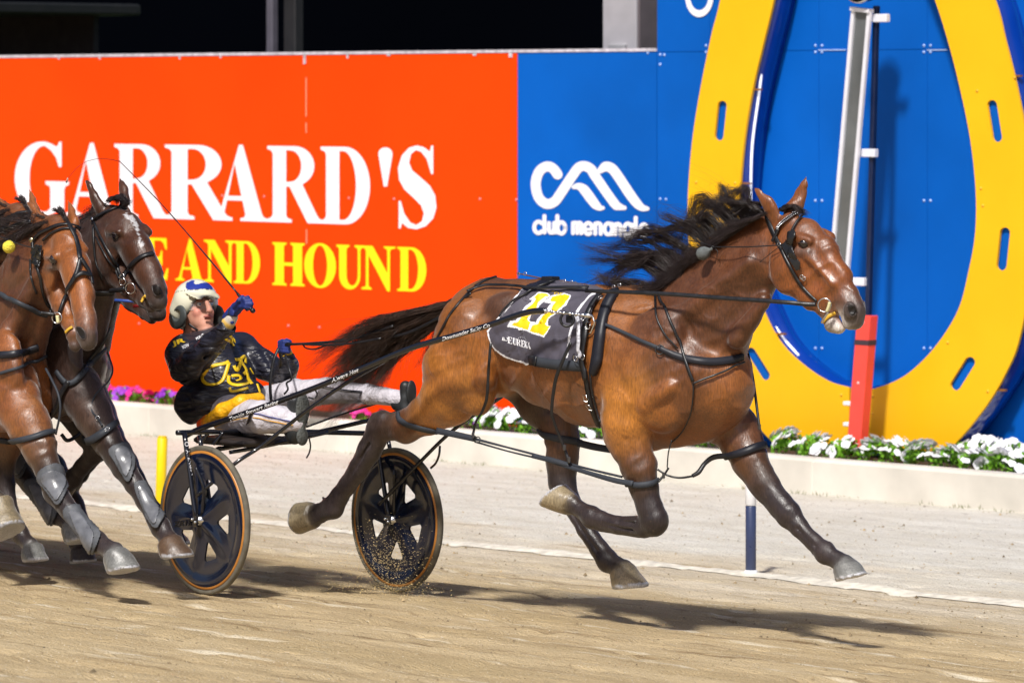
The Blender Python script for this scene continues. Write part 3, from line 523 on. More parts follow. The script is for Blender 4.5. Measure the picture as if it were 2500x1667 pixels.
class Body:
    """volumes in a local frame (u forward, v to the far side, z up); points are photo pixel + sideways offset + radius in pixels"""
    def __init__(s, O, deg, res=.009): s.O = O; a = math.radians(deg); s.h = (math.cos(a), -math.sin(a)); s.n = (math.sin(a), math.cos(a)); s.P_ = []; s.res = res; s.col = {}; s.F0 = (s.O, s.h, s.n); s.fr = []
    def frame(s, deg=None):                                  # turn the working frame (for a turned head); None returns to the body
        if deg is None: s.O, s.h, s.n = s.F0
        else: a = math.radians(deg); s.h = (math.cos(a), -math.sin(a)); s.n = (math.sin(a), math.cos(a))
    def anchor(s, px, py):                                    # put the working frame's origin on the body axis at a pixel
        L, m = s.at(px, py, 0); q = s.world(L)[0]; s.O = (q[0], q[1])
    def tomain(s, q, fr):
        O, h, n = fr; x = O[0]+q[0]*h[0]+q[1]*n[0]-s.F0[0][0]; y = O[1]+q[0]*h[1]+q[1]*n[1]-s.F0[0][1]; H, N_ = s.F0[1:]; return np.array([x*H[0]+y*H[1], x*N_[0]+y*N_[1], q[2]])
    def tofr(s, X, fr):
        O, h, n = fr; H, N_ = s.F0[1:]; x = s.F0[0][0]+X[..., 0]*H[0]+X[..., 1]*N_[0]-O[0]; y = s.F0[0][1]+X[..., 0]*H[1]+X[..., 1]*N_[1]-O[1]; return np.stack([x*h[0]+y*h[1], x*n[0]+y*n[1], X[..., 2]], -1)
    def at(s, px, py, v=0.):
        k = (px-1250)/F; Ox, Oy = s.O; u = (Ox+v*s.n[0]-k*(DC+Oy+v*s.n[1]))/(k*s.h[1]-s.h[0]); d = DC+Oy+u*s.h[1]+v*s.n[1]
        return np.array([u, v, HC-(py-HOR)*d/F]), d/F
    def world(s, L):
        L = np.atleast_2d(L); return np.stack([s.O[0]+L[:, 0]*s.h[0]+L[:, 1]*s.n[0], s.O[1]+L[:, 0]*s.h[1]+L[:, 1]*s.n[1], L[:, 2]], 1)
    def cap(s, a, b, k=.03, lat=1., t='body', cut=False):
        (pa, m), (pb, m2) = s.at(*a[:3]), s.at(*b[:3]); s.P_.append(('c', pa, pb, a[3]*m, b[3]*m2, lat, k, t, cut, (s.O, s.h, s.n)))
    def chain(s, pts, k=.03, lat=1., t='body', tags=None):
        for i in range(len(pts)-1): s.cap(pts[i], pts[i+1], k, lat, tags[i] if tags else t)
    def ell(s, p, r, deg=0, k=.03, t='body', cut=False):     # r = (along, sideways in metres, up) in pixels; deg tilts nose-down
        pa, m = s.at(*p); a = math.radians(deg); s.P_.append(('e', pa, (r[0]*m, r[1], r[2]*m), math.cos(a), math.sin(a), k, t, cut, (s.O, s.h, s.n)))
    def hoof(s, c0, r0, c1, r1, nd, k=.006, t='hoof'):
        pa, m = s.at(*c0); pb, _ = s.at(c1[0], c1[1], c0[2]); l = math.hypot(*nd); n = np.array([nd[0]/l/s.h[0], 0, -nd[1]/l]); n /= np.linalg.norm(n)
        s.P_.append(('h', pa, pb, r0*m, r1*m, n, k, t, False, (s.O, s.h, s.n)))
    def dist(s, p, X):
        if p[-1] != s.F0: X = s.tofr(X, p[-1])
        if p[0] == 'c':
            _, a, b, ra, rb, lat = p[:6]; sc = np.array([1, 1/lat, 1]); A_ = a*sc; B_ = b*sc; Y = X*sc; d = B_-A_; L2 = max(d@d, 1e-9)
            t = np.clip(((Y-A_)@d)/L2, 0, 1); return np.sqrt(((Y-A_-t[..., None]*d)**2).sum(-1))-(ra+(rb-ra)*t)
        if p[0] == 'e':
            _, c, r, ca, sa = p[:5]; q = X-c; u = q[..., 0]*ca-q[..., 2]*sa; z = q[..., 0]*sa+q[..., 2]*ca; v = q[..., 1]
            k0 = np.sqrt((u/r[0])**2+(v/r[1])**2+(z/r[2])**2); k1 = np.sqrt((u/r[0]**2)**2+(v/r[1]**2)**2+(z/r[2]**2)**2); return k0*(k0-1)/np.maximum(k1, 1e-6)
        _, a, b, r0, r1, n = p[:6]; d = b-a; L_ = np.linalg.norm(d); d = d/L_; q = X-a; t = q@d; rad = np.sqrt(np.maximum((q**2).sum(-1)-t*t, 0)); r = r0+(r1-r0)*np.clip(t/L_, -.3, 1.5)
        return np.maximum(np.maximum(rad-r, -t-.004), (X-b)@n)
    def rad(s, p): return max(p[3], p[4]) if p[0] in 'ch' else max(p[2])
    def ends(s, p): return [s.tomain(q, p[-1]) for q in ((p[1], p[2]) if p[0] in 'ch' else (p[1],))]
    def mesh(s):
        lo = np.full(3, 9.); hi = np.full(3, -9.)
        for p in s.P_:
            if p[-2]: continue
            r = s.rad(p)+.04
            for q in s.ends(p): lo = np.minimum(lo, q-r); hi = np.maximum(hi, q+r)
        h = s.res; dim = np.ceil((hi-lo)/h).astype(int)+2; Fv = np.full(dim, .5, dtype=np.float32); gx = [lo[i]+np.arange(dim[i])*h for i in range(3)]
        for p in s.P_:
            r = s.rad(p)*1.05+p[-4]+.02; qs = s.ends(p); i0 = []; i1 = []
            for ax in range(3):
                mn = min(q[ax] for q in qs)-r; mx = max(q[ax] for q in qs)+r; i0.append(max(int((mn-lo[ax])/h), 0)); i1.append(min(int((mx-lo[ax])/h)+2, dim[ax]))
            sl = tuple(slice(a, b) for a, b in zip(i0, i1))
            if any(a >= b for a, b in zip(i0, i1)): continue
            X = np.stack(np.meshgrid(*[gx[ax][sl[ax]] for ax in range(3)], indexing='ij'), -1); d = s.dist(p, X).astype(np.float32); f = Fv[sl]; k = p[-4]
            if p[-2]: hh = np.maximum(k-np.abs(f+d), 0)/k; Fv[sl] = np.maximum(f, -d)+hh*hh*k*.25
            else: hh = np.maximum(k-np.abs(f-d), 0)/k; Fv[sl] = np.minimum(f, d)-hh*hh*k*.25
        for ax in range(3):
            ed = [slice(None)]*3; ed[ax] = 0; Fv[tuple(ed)] = .5; ed[ax] = -1; Fv[tuple(ed)] = .5
        return surface_net(Fv, lo, h)
    def colours(s, V, pal, soft=.012):
        acc = np.zeros((len(V), 3)); w = np.zeros(len(V))
        for p in s.P_:
            if p[-2]: 
                if p[-3] not in pal: continue
                x = np.exp(-np.clip(s.dist(p, V)+.004, 0, 1)/.003)*6; c = pal[p[-3]]
            else:
                c = pal.get(p[-3], pal['body']); x = np.exp(-np.clip(s.dist(p, V)+.01, 0, 1)/soft)
            x = x+1e-9; acc += x[:, None]*np.array(c)[None]; w += x
        C = acc/w[:, None]
        for p in s.P_:                                       # nailed-on steel shoe under each hoof
            if p[0] == 'h':
                X = s.tofr(V, p[-1]); t = (X-p[2])@p[5]; near = (np.linalg.norm(X-p[2], axis=1) < p[4]*1.25); C[near & (t > -.010)] = (.42, .42, .44); q = near & (t <= -.010) & (np.linalg.norm(X-p[2], axis=1) < p[4]*1.6); C[q] *= (1+.35*vnoise((t[q]*260), (X[q, 0]*9+5), 61))[:, None]
        return C
    def build(s, name, m, pal, parent=None, soft=.012, post=None, disp=None, muscle=0):
        V, Q = s.mesh(); s.O, s.h, s.n = s.F0
        if disp is not None: V = disp(V)
        C = s.colours(V, pal, soft)
        if muscle:
            e1 = V[Q[:, 2]]-V[Q[:, 0]]; e2 = V[Q[:, 3]]-V[Q[:, 1]]; fn = np.cross(e1, e2); Nv = np.zeros_like(V)
            for k in range(4): np.add.at(Nv, Q[:, k], fn)
            Nv /= np.maximum(np.linalg.norm(Nv, axis=1, keepdims=True), 1e-12)
            a_, b_, c_ = V[:, 0], V[:, 1], V[:, 2]; wp_ = vnoise(a_*3, c_*3+b_*2, 70)*.25
            m1 = vnoise(a_*5+c_*3+wp_*9, c_*13-a_*5+b_*9, 71); m2 = vnoise(a_*14+b_*11, c_*26-a_*9, 72); m3 = vnoise(a_*7-c_*16+wp_*6, c_*6+b_*9+a_*3, 73)
            ve = vnoise(a_*6+wp_*14+c_*2, c_*8+b_*7, 74); vein = np.exp(-(ve/.018)**2)*np.clip(vnoise(a_*2.2, c_*2.6, 75)*5+.2, 0, 1)
            lum = np.clip((C.mean(1)-.022)/.03, 0, 1); mk = muscle*(.22+.78*lum); V = V+Nv*(mk*(m1*.013+m2*.0045+(.5-np.abs(m3)*2)*.008)+.0040*vein*muscle)[:, None]
        if post: C = post(V, C)
        o = mobj(name, s.world(V), Q, m, parent); at = o.data.color_attributes.new('col', 'FLOAT_COLOR', 'POINT')
        at.data.foreach_set('color', np.concatenate([np.clip(C, 0, 1), np.ones((len(C), 1))], 1).astype(np.float32).ravel()); return o
def bvh_of(objs):
    V = []; Fc = []
    for o in objs:
        b = Vector((0, 0, 0)); q = o
        while q is not None: b = b+q.location; q = q.parent
        n = len(V); V += [v.co+b for v in o.data.vertices]; Fc += [[n+i for i in p.vertices] for p in o.data.polygons]
    return BVHTree.FromPolygons(V, Fc)
def hit(bv, px, py, off=.004):
    d = Vector(((px-1250)/F, 1, -(py-HOR)/F)).normalized(); p, n, i, t = bv.ray_cast(Vector((0, -DC, HC)), d)
    if p is None: return None
    if n.dot(d) > 0: n = -n
    return p+n*off, n
def strap(mb, bv, pts, wpx, off=.004, th=.004, n=8, m=0):   # strap lying on a surface along a traced line
    C = crom(pts, n); P = []; N_ = []
    for x, y in C:
        r = hit(bv, x, y, off)
        if r: P.append(r[0]); N_.append(r[1])
    if len(P) < 3: return
    P = np.array(P, float); N_ = np.array([tuple(q) for q in N_])
    for _ in range(2):
        Q = P.copy(); Q[1:-1] = (P[:-2]+2*P[1:-1]+P[2:])/4; jump = np.linalg.norm(Q-P, axis=1) < .05; P[jump] = Q[jump]
        N2 = N_.copy(); N2[1:-1] = N_[:-2]+N_[1:-1]+N_[2:]; N_ = N2/np.linalg.norm(N2, axis=1, keepdims=True)
    mb.add(*ribbon(P, N_, np.atleast_1d(wpx)*(P[len(P)//2][1]+DC)/F, th), m)
def free(mb, pts, wpx, th=.003, n=8, nrm=None, m=0):        # strap hanging free: (px, py, Y)
    C = crom([W(*p) for p in pts], n); nr = Vector(nrm or (0, -1, .15)); mb.add(*ribbon(C, [nr]*len(C), np.atleast_1d(wpx)*(C[0][1]+DC)/F, th), m)
def wire(mb, pts, rpx, n=6, sides=7, m=0):
    C = crom([W(*p) for p in pts], n); mb.add(*tube(C, np.atleast_1d(rpx)*(C[0][1]+DC)/F if np.ndim(rpx) else rpx*(C[0][1]+DC)/F, sides), m)
def ringm(mb, c, nrm, R, r, n=20, m=0, arc_=1.0):
    nrm = Vector(nrm).normalized(); u = nrm.orthogonal().normalized(); v = nrm.cross(u); c = Vector(c); k = int(n*arc_)
    mb.add(*tube([c+(u*math.cos(2*math.pi*i/n)+v*math.sin(2*math.pi*i/n))*R for i in range(k+1)], r, 6), m)
def strands(roots, tips_fn, n, r0, seg=9, rnd=None):         # hair: thin tapering three-sided tubes
    V = []; Fs = []
    for i in range(n):
        P = tips_fn(i); P = crom(P, max(2, seg//(len(P)-1))); k = len(P); T, N1, B1 = frames(P); r = r0*(1-.85*np.linspace(0, 1, k)**1.5); b = len(V)
        for j in range(k):
            for q in range(3): a = 2.1*q; V.append(P[j]+r[j]*(math.cos(a)*N1[j]+math.sin(a)*B1[j]))
        for j in range(k-1):
            for q in range(3): Fs.append((b+j*3+q, b+j*3+(q+1) % 3, b+(j+1)*3+(q+1) % 3, b+(j+1)*3+q))
    return V, Fs
def coat(name, var=.16):
    m = mat(name, (.2, .1, .05), .40, spec=.8, coat=.12, var=var, vscale=9, attr='col'); nt = m.node_tree; N = nt.nodes; L = nt.links; b = N['Principled BSDF']
    tc = N.new('ShaderNodeTexCoord'); def_ = []
    for sc, stv, dist, st in ((30, (1, 1, .6), .005, .5), (130, (1, 1, .25), .0022, .7), (380, (1, 1, .18), .0010, .7)):
        mp = N.new('ShaderNodeMapping'); mp.inputs['Scale'].default_value = stv; mp.inputs['Rotation'].default_value = (.0, .7, .3); L.new(tc.outputs['Object'], mp.inputs[0])
        n = N.new('ShaderNodeTexNoise'); n.inputs['Scale'].default_value = sc; n.inputs['Detail'].default_value = 4; L.new(mp.outputs[0], n.inputs[0])
        bu = N.new('ShaderNodeBump'); bu.inputs['Strength'].default_value = st; bu.inputs['Distance'].default_value = dist; L.new(n.outputs[0], bu.inputs['Height'])
        if def_: L.new(def_[-1].outputs[0], bu.inputs['Normal'])
        def_.append(bu)
    L.new(def_[-1].outputs[0], b.inputs['Normal'])
    q_ = [l for l in L if l.to_node == b and l.to_socket.name == 'Base Color'][0].from_socket          # short hair: fine streaks of lighter and darker hairs, dried sweat
    cur = q_
    for sc, stv, lo, hi, a0, a1 in ((170, (1, 1, .16), .3, .7, .66, 1.34), (3.2, (1, 1, 1.6), .35, .65, .82, 1.2)):
        mp = N.new('ShaderNodeMapping'); mp.inputs['Scale'].default_value = stv; mp.inputs['Rotation'].default_value = (.0, .7, .3); L.new(tc.outputs['Object'], mp.inputs[0]); n = N.new('ShaderNodeTexNoise'); n.inputs['Scale'].default_value = sc; n.inputs['Detail'].default_value = 5; L.new(mp.outputs[0], n.inputs[0])
        r_ = N.new('ShaderNodeMapRange'); r_.inputs[1].default_value = lo; r_.inputs[2].default_value = hi; r_.inputs[3].default_value = a0; r_.inputs[4].default_value = a1; L.new(n.outputs[0], r_.inputs[0]); vm = N.new('ShaderNodeVectorMath'); vm.operation = 'SCALE'; L.new(cur, vm.inputs[0]); L.new(r_.outputs[0], vm.inputs['Scale']); cur = vm.outputs[0]
    du = N.new('ShaderNodeTexNoise'); du.inputs['Scale'].default_value = 38; du.inputs['Detail'].default_value = 6; du.inputs['Roughness'].default_value = .8; L.new(tc.outputs['Object'], du.inputs[0]); dm = N.new('ShaderNodeMapRange'); dm.inputs[1].default_value = .60; dm.inputs[2].default_value = .78; dm.inputs[3].default_value = 0; dm.inputs[4].default_value = .5; L.new(du.outputs[0], dm.inputs[0])
    mx_ = N.new('ShaderNodeMix'); mx_.data_type = 'RGBA'; L.new(dm.outputs[0], mx_.inputs[0]); L.new(cur, mx_.inputs[6]); mx_.inputs[7].default_value = (.24, .17, .11, 1); L.new(mx_.outputs[2], b.inputs['Base Color'])
    wet = N.new('ShaderNodeTexNoise'); wet.inputs['Scale'].default_value = 4.5; wet.inputs['Detail'].default_value = 7; wet.inputs['Roughness'].default_value = .7; L.new(tc.outputs['Object'], wet.inputs[0])
    mr = N.new('ShaderNodeMapRange'); mr.inputs[1].default_value = .38; mr.inputs[2].default_value = .62; mr.inputs[3].default_value = .31; mr.inputs[4].default_value = .58; L.new(wet.outputs[0], mr.inputs[0]); L.new(mr.outputs[0], b.inputs['Roughness'])
    bw = N.new('ShaderNodeRGBToBW'); at_ = [q for q in N if q.bl_idname == 'ShaderNodeAttribute'][0]; L.new(at_.outputs['Color'], bw.inputs[0]); sp = N.new('ShaderNodeMapRange'); sp.inputs[1].default_value = .012; sp.inputs[2].default_value = .07; sp.inputs[3].default_value = .38; sp.inputs[4].default_value = .78; L.new(bw.outputs[0], sp.inputs[0]); L.new(sp.outputs[0], b.inputs['Specular IOR Level'])
    ct = N.new('ShaderNodeMath'); ct.operation = 'MULTIPLY'; ct.inputs[1].default_value = .05; L.new(sp.outputs[0], ct.inputs[0]); L.new(ct.outputs[0], b.inputs['Coat Weight'])
    b.inputs['Sheen Weight'].default_value = .22; b.inputs['Sheen Roughness'].default_value = .35; return m
# ================================================================== THE LEADING HORSE
COAT = coat('wet_horse_coat')
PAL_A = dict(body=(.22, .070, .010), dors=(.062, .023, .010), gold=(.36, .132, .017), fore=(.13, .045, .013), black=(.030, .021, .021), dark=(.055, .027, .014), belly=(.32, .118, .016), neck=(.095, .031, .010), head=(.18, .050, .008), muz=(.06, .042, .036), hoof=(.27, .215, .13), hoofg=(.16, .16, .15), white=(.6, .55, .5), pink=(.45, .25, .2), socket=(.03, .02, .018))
HA = Body((.348, -.75), 44, .0085)
b = HA
b.chain([(1190, 797, 0, 112), (1330, 832, 0, 137), (1440, 866, 0, 160), (1560, 884, 0, 178), (1650, 915, 0, 165), (1722, 935, 0, 128)], .05, .82, tags=['body', 'body', 'body', 'body', 'body'])
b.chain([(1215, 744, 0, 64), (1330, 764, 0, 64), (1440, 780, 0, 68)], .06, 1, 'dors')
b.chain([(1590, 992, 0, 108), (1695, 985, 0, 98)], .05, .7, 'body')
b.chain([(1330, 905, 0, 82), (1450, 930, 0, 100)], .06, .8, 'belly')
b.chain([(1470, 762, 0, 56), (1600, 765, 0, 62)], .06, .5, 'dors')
# neck
b.chain([(1665, 860, 0, 150), (1725, 780, 0, 132), (1790, 690, 0, 106), (1866, 622, 0, 80)], .05, .55, 'neck')
b.chain([(1600, 745, 0, 40), (1700, 648, 0, 34), (1800, 580, 0, 28), (1870, 545, 0, 25)], .05, .7, 'neck')
b.cap((1742, 842, -.175, 9), (1852, 738, -.10, 8), .05, 1, 'x', True); b.cap((1800, 830, -.07, 22), (1866, 735, -.05, 18), .05, 1, 'neck'); b.cap((1640, 790, -.16, 22), (1830, 640, -.085, 16), .06, 1, 'neck')
# shoulders and breast
b.ell((1597, 880, -.19), (84, .07, 138), 14, .07, 'neck'); b.ell((1640, 880, .17), (80, .07, 150), 14, .05)
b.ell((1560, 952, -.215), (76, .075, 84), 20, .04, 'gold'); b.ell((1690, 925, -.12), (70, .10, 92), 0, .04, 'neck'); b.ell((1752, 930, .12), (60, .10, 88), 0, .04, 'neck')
b.ell((1620, 1010, -.17), (52, .06, 46), 0, .03); b.ell((1752, 1000, .15), (55, .07, 60), 0, .03, 'neck')
b.cap((1660, 880, -.24, 5), (1672, 1010, -.245, 6), .05, 1, 'x', True)      # groove in front of the shoulder
b.cap((1496, 880, -.325, 6), (1508, 985, -.315, 7), .05, 1, 'x', True)         # groove behind the shoulder
b.cap((1700, 1030, -.02, 10), (1722, 900, -.08, 6), .04, 1, 'x', True)
# near foreleg, folded
b.chain([(1538, 985, -.19, 76), (1532, 1030, -.20, 62), (1537, 1070, -.19, 56), (1560, 1137, -.18, 45), (1571, 1187, -.18, 37), (1585, 1236, -.175, 32), (1597, 1268, -.17, 38)], .025, .85, tags=['gold', 'gold', 'fore', 'dark', 'black', 'black'])
b.cap((1500, 1015, -.20, 34), (1512, 1060, -.2, 34), .03, .8); b.cap((1500, 1060, -.215, 16), (1550, 1165, -.2, 12), .03, 1, 'fore')
b.chain([(1597, 1276, -.17, 34), (1572, 1284, -.17, 27), (1510, 1280, -.165, 20), (1466, 1268, -.16, 22), (1445, 1262, -.16, 27), (1412, 1241, -.155, 19), (1398, 1232, -.155, 26)], .016, .85, 'black')
b.cap((1560, 1303, -.17, 9), (1462, 1287, -.16, 9), .012, 1, 'black')
b.hoof((1392, 1229, -.155), 29, (1352, 1206), 36, (-38, -57))
# far foreleg, reaching
b.chain([(1742, 1000, .13, 82), (1798, 1050, .12, 58), (1828, 1118, .11, 49), (1866, 1183, .10, 38), (1905, 1232, .10, 32), (1926, 1256, .10, 32), (1950, 1284, .10, 23), (1986, 1322, .10, 20), (2014, 1349, .10, 26), (2044, 1367, .10, 20), (2058, 1378, .10, 29)], .02, .85, tags=['neck', 'fore', 'dark', 'black', 'black', 'black', 'black', 'black', 'black', 'black'])
b.cap((1800, 1090, .09, 22), (1842, 1170, .08, 12), .03, 1, 'fore'); b.cap((1932, 1282, .10, 9), (1992, 1344, .10, 8), .012, 1, 'black')
b.hoof((2057, 1382, .10), 31, (2078, 1411), 39, (.22, .97), t='hoofg')
# near hind leg, trailing
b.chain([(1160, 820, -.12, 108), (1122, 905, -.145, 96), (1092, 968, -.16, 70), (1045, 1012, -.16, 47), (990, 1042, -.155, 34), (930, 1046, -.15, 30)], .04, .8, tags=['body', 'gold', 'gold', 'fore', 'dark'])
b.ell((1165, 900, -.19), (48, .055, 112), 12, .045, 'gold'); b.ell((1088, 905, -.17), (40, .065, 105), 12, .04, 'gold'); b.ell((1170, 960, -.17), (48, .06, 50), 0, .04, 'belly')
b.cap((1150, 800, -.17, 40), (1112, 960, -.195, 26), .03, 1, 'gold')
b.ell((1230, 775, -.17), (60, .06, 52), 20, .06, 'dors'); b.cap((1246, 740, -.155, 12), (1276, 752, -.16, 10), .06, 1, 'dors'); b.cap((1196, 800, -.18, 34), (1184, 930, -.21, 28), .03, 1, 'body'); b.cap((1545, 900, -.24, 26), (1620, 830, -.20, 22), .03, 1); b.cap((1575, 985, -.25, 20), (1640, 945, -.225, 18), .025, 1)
b.chain([(936, 1030, -.15, 30), (918, 1040, -.15, 24), (916, 1024, -.15, 14)], .02, .8, 'black')
b.chain([(925, 1052, -.15, 33), (902, 1098, -.145, 31), (876, 1144, -.145, 26), (848, 1184, -.14, 23), (828, 1212, -.14, 24), (814, 1237, -.14, 28), (778, 1254, -.14, 22), (768, 1258, -.14, 27)], .018, .8, 'black')
b.cap((1000, 1015, -.155, 12), (918, 1020, -.15, 12), .02, .7, 'dark'); b.cap((800, 1222, -.14, 6), (788, 1214, -.14, 3), .015, .8, 'black')
b.hoof((764, 1258, -.14), 30, (729, 1264), 38, (-.94, .15))
# far hind leg, swinging forward
b.chain([(1270, 880, .12, 95), (1318, 970, .13, 66), (1366, 1035, .13, 48), (1374, 1085, .13, 43), (1372, 1130, .13, 41), (1372, 1176, .125, 37)], .03, .8, tags=['dark', 'dark', 'fore', 'dark', 'black'])
b.chain([(1372, 1176, .125, 36), (1392, 1225, .12, 27), (1430, 1290, .12, 22), (1464, 1342, .12, 23), (1482, 1367, .12, 27), (1508, 1382, .12, 22), (1519, 1390, .12, 28)], .018, .85, 'black')
b.hoof((1519, 1393, .12), 31, (1537, 1431), 39, (.09, 1))
b.ell((1210, 930, -.05), (60, .14, 40), -20, .05, 'belly')
# head
b.chain([(1895, 570, 0, 46), (1960, 588, 0, 54), (2008, 628, 0, 47), (2043, 682, 0, 38), (2068, 735, 0, 33), (2084, 762, 0, 31)], .03, .74, tags=['head', 'head', 'head', 'head', 'muz'])
for sv in (-1, 1): b.ell((1921+(sv+1)*24, 648, sv*.058), (64, .034, 66), 0, .03, 'head')
b.chain([(1935, 678, 0, 46), (1985, 718, 0, 33), (2022, 758, 0, 22)], .03, .95, 'head'); b.chain([(1975, 665, 0, 44), (2030, 735, 0, 32)], .03, .85, 'head'); b.cap((1975, 700, -.088, 4), (1994, 650, -.088, 3), .03, 1, 'x', True); b.cap((2010, 722, -.072, 5), (2048, 735, -.062, 3), .03, 1, 'x', True); b.cap((2052, 690, -.055, 5), (2078, 730, -.045, 4), .03, 1, 'x', True)
b.chain([(2022, 762, 0, 20), (2034, 790, 0, 19), (2048, 798, 0, 15)], .018, .95, tags=['muz', 'white'])
b.ell((2086, 783, 0), (21, .038, 19), 0, .018, 'muz'); b.cap((2060, 765, -.018, 11), (2072, 792, -.018, 10), .012, 1, 'white')
b.cap((2040, 772, -.06, 3.2), (2072, 803, -.06, 4), .008, 1, 'x', True); b.cap((2040, 772, 0, 3), (2078, 808, 0, 5), .008, 1, 'pink', True)
b.ell((2074, 757, -.052), (17, .016, 20), 20, .014, 'muz'); b.ell((2077, 758, -.072), (9, .020, 13), 25, .006, 'socket', True)
b.ell((2100, 752, .045), (14, .016, 18), 20, .014, 'muz')
b.cap((1944, 582, -.072, 13), (1975, 588, -.074, 12), .02, 1, 'head'); b.cap((1948, 616, -.075, 9), (1978, 614, -.07, 8), .02, 1, 'muz')
b.ell((1962, 598, -.104), (15, .018, 9.5), 10, .012, 'socket', True)
b.cap((2010, 572, .07, 15), (2026, 580, .075, 13), .02, 1, 'head')
b.cap((1975, 628, -.068, 8), (2034, 694, -.054, 5), .02, 1, 'head'); b.cap((1985, 612, -.079, 6), (2040, 672, -.058, 6), .03, 1, 'x', True)
b.cap((1868, 560, -.085, 6), (1872, 708, -.08, 9), .03, 1, 'x', True)
b.ell((1925, 540, -.035), (26, .03, 22), 0, .03, 'head')
# ears
b.chain([(1888, 524, -.045, 23), (1872, 496, -.058, 18), (1852, 470, -.065, 10), (1837, 455, -.068, 2)], .014, .5, 'head')
b.cap((1886, 505, -.092, 7), (1856, 470, -.086, 4), .008, 1, 'dark', True)
b.chain([(1930, 520, .02, 24), (1946, 497, .045, 18), (1955, 473, .055, 14), (1963, 450, .055, 8), (1968, 430, .055, 1.5)], .014, .5, 'head')
b.cap((1948, 490, .018, 5), (1963, 448, .035, 3), .008, 1, 'dark', True)
def post_A(V, C):                                            # star on the forehead, freeze-brand on the neck
    return C
TA = thing('horse', 'glossy bay horse at full stretch in the lead, wearing the number 11 cloth', 'horse', (HA.O[0], HA.O[1], gz(HA.O[0]*NV.x+HA.O[1]*NV.y)))
def tendons(b, pts, v, cut=3.2, k=.010, side=-.028):       # grooves between bone and tendon on the outer face of a limb
    for i in range(len(pts)-1): b.cap((*pts[i], v+side, cut), (*pts[i+1], v+side, cut), k, 1, 'x', True)
tendons(b, [(1560, 1278), (1510, 1272), (1470, 1262)], -.162, 4, .012, -.037); tendons(b, [(1560, 1294), (1510, 1288), (1470, 1278)], -.162, 3, .010, -.034)
tendons(b, [(1835, 1110), (1876, 1185)], .105, 5, .02, -.078); tendons(b, [(1945, 1290), (1990, 1335)], .10, 4, .012, -.036); tendons(b, [(1385, 1235), (1425, 1300), (1458, 1345)], .12, 4, .012, -.038); tendons(b, [(1385, 1060), (1380, 1150)], .13, 6, .02, -.072)
tendons(b, [(905, 1080), (868, 1140), (840, 1180)], -.145, 4, .012, -.041); tendons(b, [(1530, 1075), (1552, 1165)], -.19, 5, .02, -.085)
pass
bodyA = HA.build('body', COAT, PAL_A, TA, post=post_A, muscle=1); BV = bvh_of([bodyA])
# ================================================================== MANE, TAIL, EYES
HAIR = mat('black_hair', (.026, .017, .016), .38, spec=.6, var=.5, vscale=25); TAILM = mat('tail_hair', (.036, .019, .012), .40, spec=.6, var=.6, vscale=18)
def hp(B, x, y, v=0.): L, m = B.at(x, y, v); return tuple(B.world(L)[0])
def interp_path(paths, t):                                   # paths: list of equal-length point lists
    a = np.array(paths, float); k = t*(len(paths)-1); i = min(int(k), len(paths)-2); f = k-i; return a[i]*(1-f)+a[i+1]*f
def mane(B, name, paths, n, parent, nclump=60, spread=(5, 9, 26), vs=(.02, .04, .07), r0=.0011, seed=1, v0=0., m=None, cl=(10, 16, 30)):
    r = np.random.default_rng(seed); ct = np.sort(r.random(nclump)); cj = r.normal(0, 1, (nclump, 4, 2)); cv = r.normal(0, 1, (nclump, 2)); cs = r.uniform(.75, 1.18, nclump)
    def f(i):
        c = r.integers(nclump); t = float(np.clip(ct[c]+r.normal(0, .012), 0, 1)); p = interp_path(paths, t); out = []; K = len(p); L0 = p[0].copy()
        for k in range(K):
            s = k/(K-1); q = p[k] if k == 0 else L0+(p[k]-L0)*(1+(cs[c]-1)*s)*(1+r.normal(0, .05)*s)
            q = q+cj[c, min(k, 3)]*np.interp(s, [0, .5, 1], [0, cl[0], cl[2]*.6])+r.normal(0, 1, 2)*np.interp(s, [0, .5, 1], [2.5, spread[0]*.6, spread[2]*.45])
            v = v0+np.interp(s, [0, .4, 1], [vs[0], vs[1], vs[2]])*(cv[c, 0]*.6+r.normal(0, .35)); out.append(hp(B, q[0], q[1], v))
        return out
    V, Fs = strands(None, f, n, r0); return mobj(name, V, Fs, m or HAIR, parent)
MANE = [[(1893, 508), (1862, 500), (1830, 502), (1795, 520)], [(1862, 522), (1825, 497), (1790, 488), (1752, 512)], [(1822, 545), (1780, 500), (1735, 482), (1698, 515)], [(1776, 572), (1725, 520), (1680, 520), (1655, 575)],
        [(1730, 605), (1675, 560), (1610, 560), (1555, 572)], [(1688, 640), (1625, 600), (1560, 595), (1500, 618)], [(1640, 672), (1585, 640), (1530, 630), (1478, 650)], [(1590, 700), (1550, 680), (1510, 672), (1465, 690)], [(1545, 714), (1520, 703), (1495, 700), (1465, 712)]]
mane(HA, 'mane', MANE, 2700, TA, nclump=40, seed=3, r0=.0010, spread=(4, 7, 17), cl=(9, 20, 54))
MSIDE = [[(1870, 520), (1835, 535), (1800, 545), (1765, 560)], [(1790, 562), (1745, 590), (1700, 610), (1650, 640)], [(1720, 612), (1685, 645), (1640, 670), (1595, 690)], [(1665, 655), (1640, 680), (1600, 700), (1560, 712)], [(1620, 690), (1592, 706), (1560, 712), (1520, 716)]]
mane(HA, 'mane', MSIDE, 1500, TA, seed=5, v0=-.062, vs=(.02, .03, .03), r0=.0009, cl=(5, 8, 16))
mane(HA, 'mane', MANE, 160, TA, nclump=60, seed=4, r0=.0006, spread=(8, 14, 40), cl=(14, 26, 70))
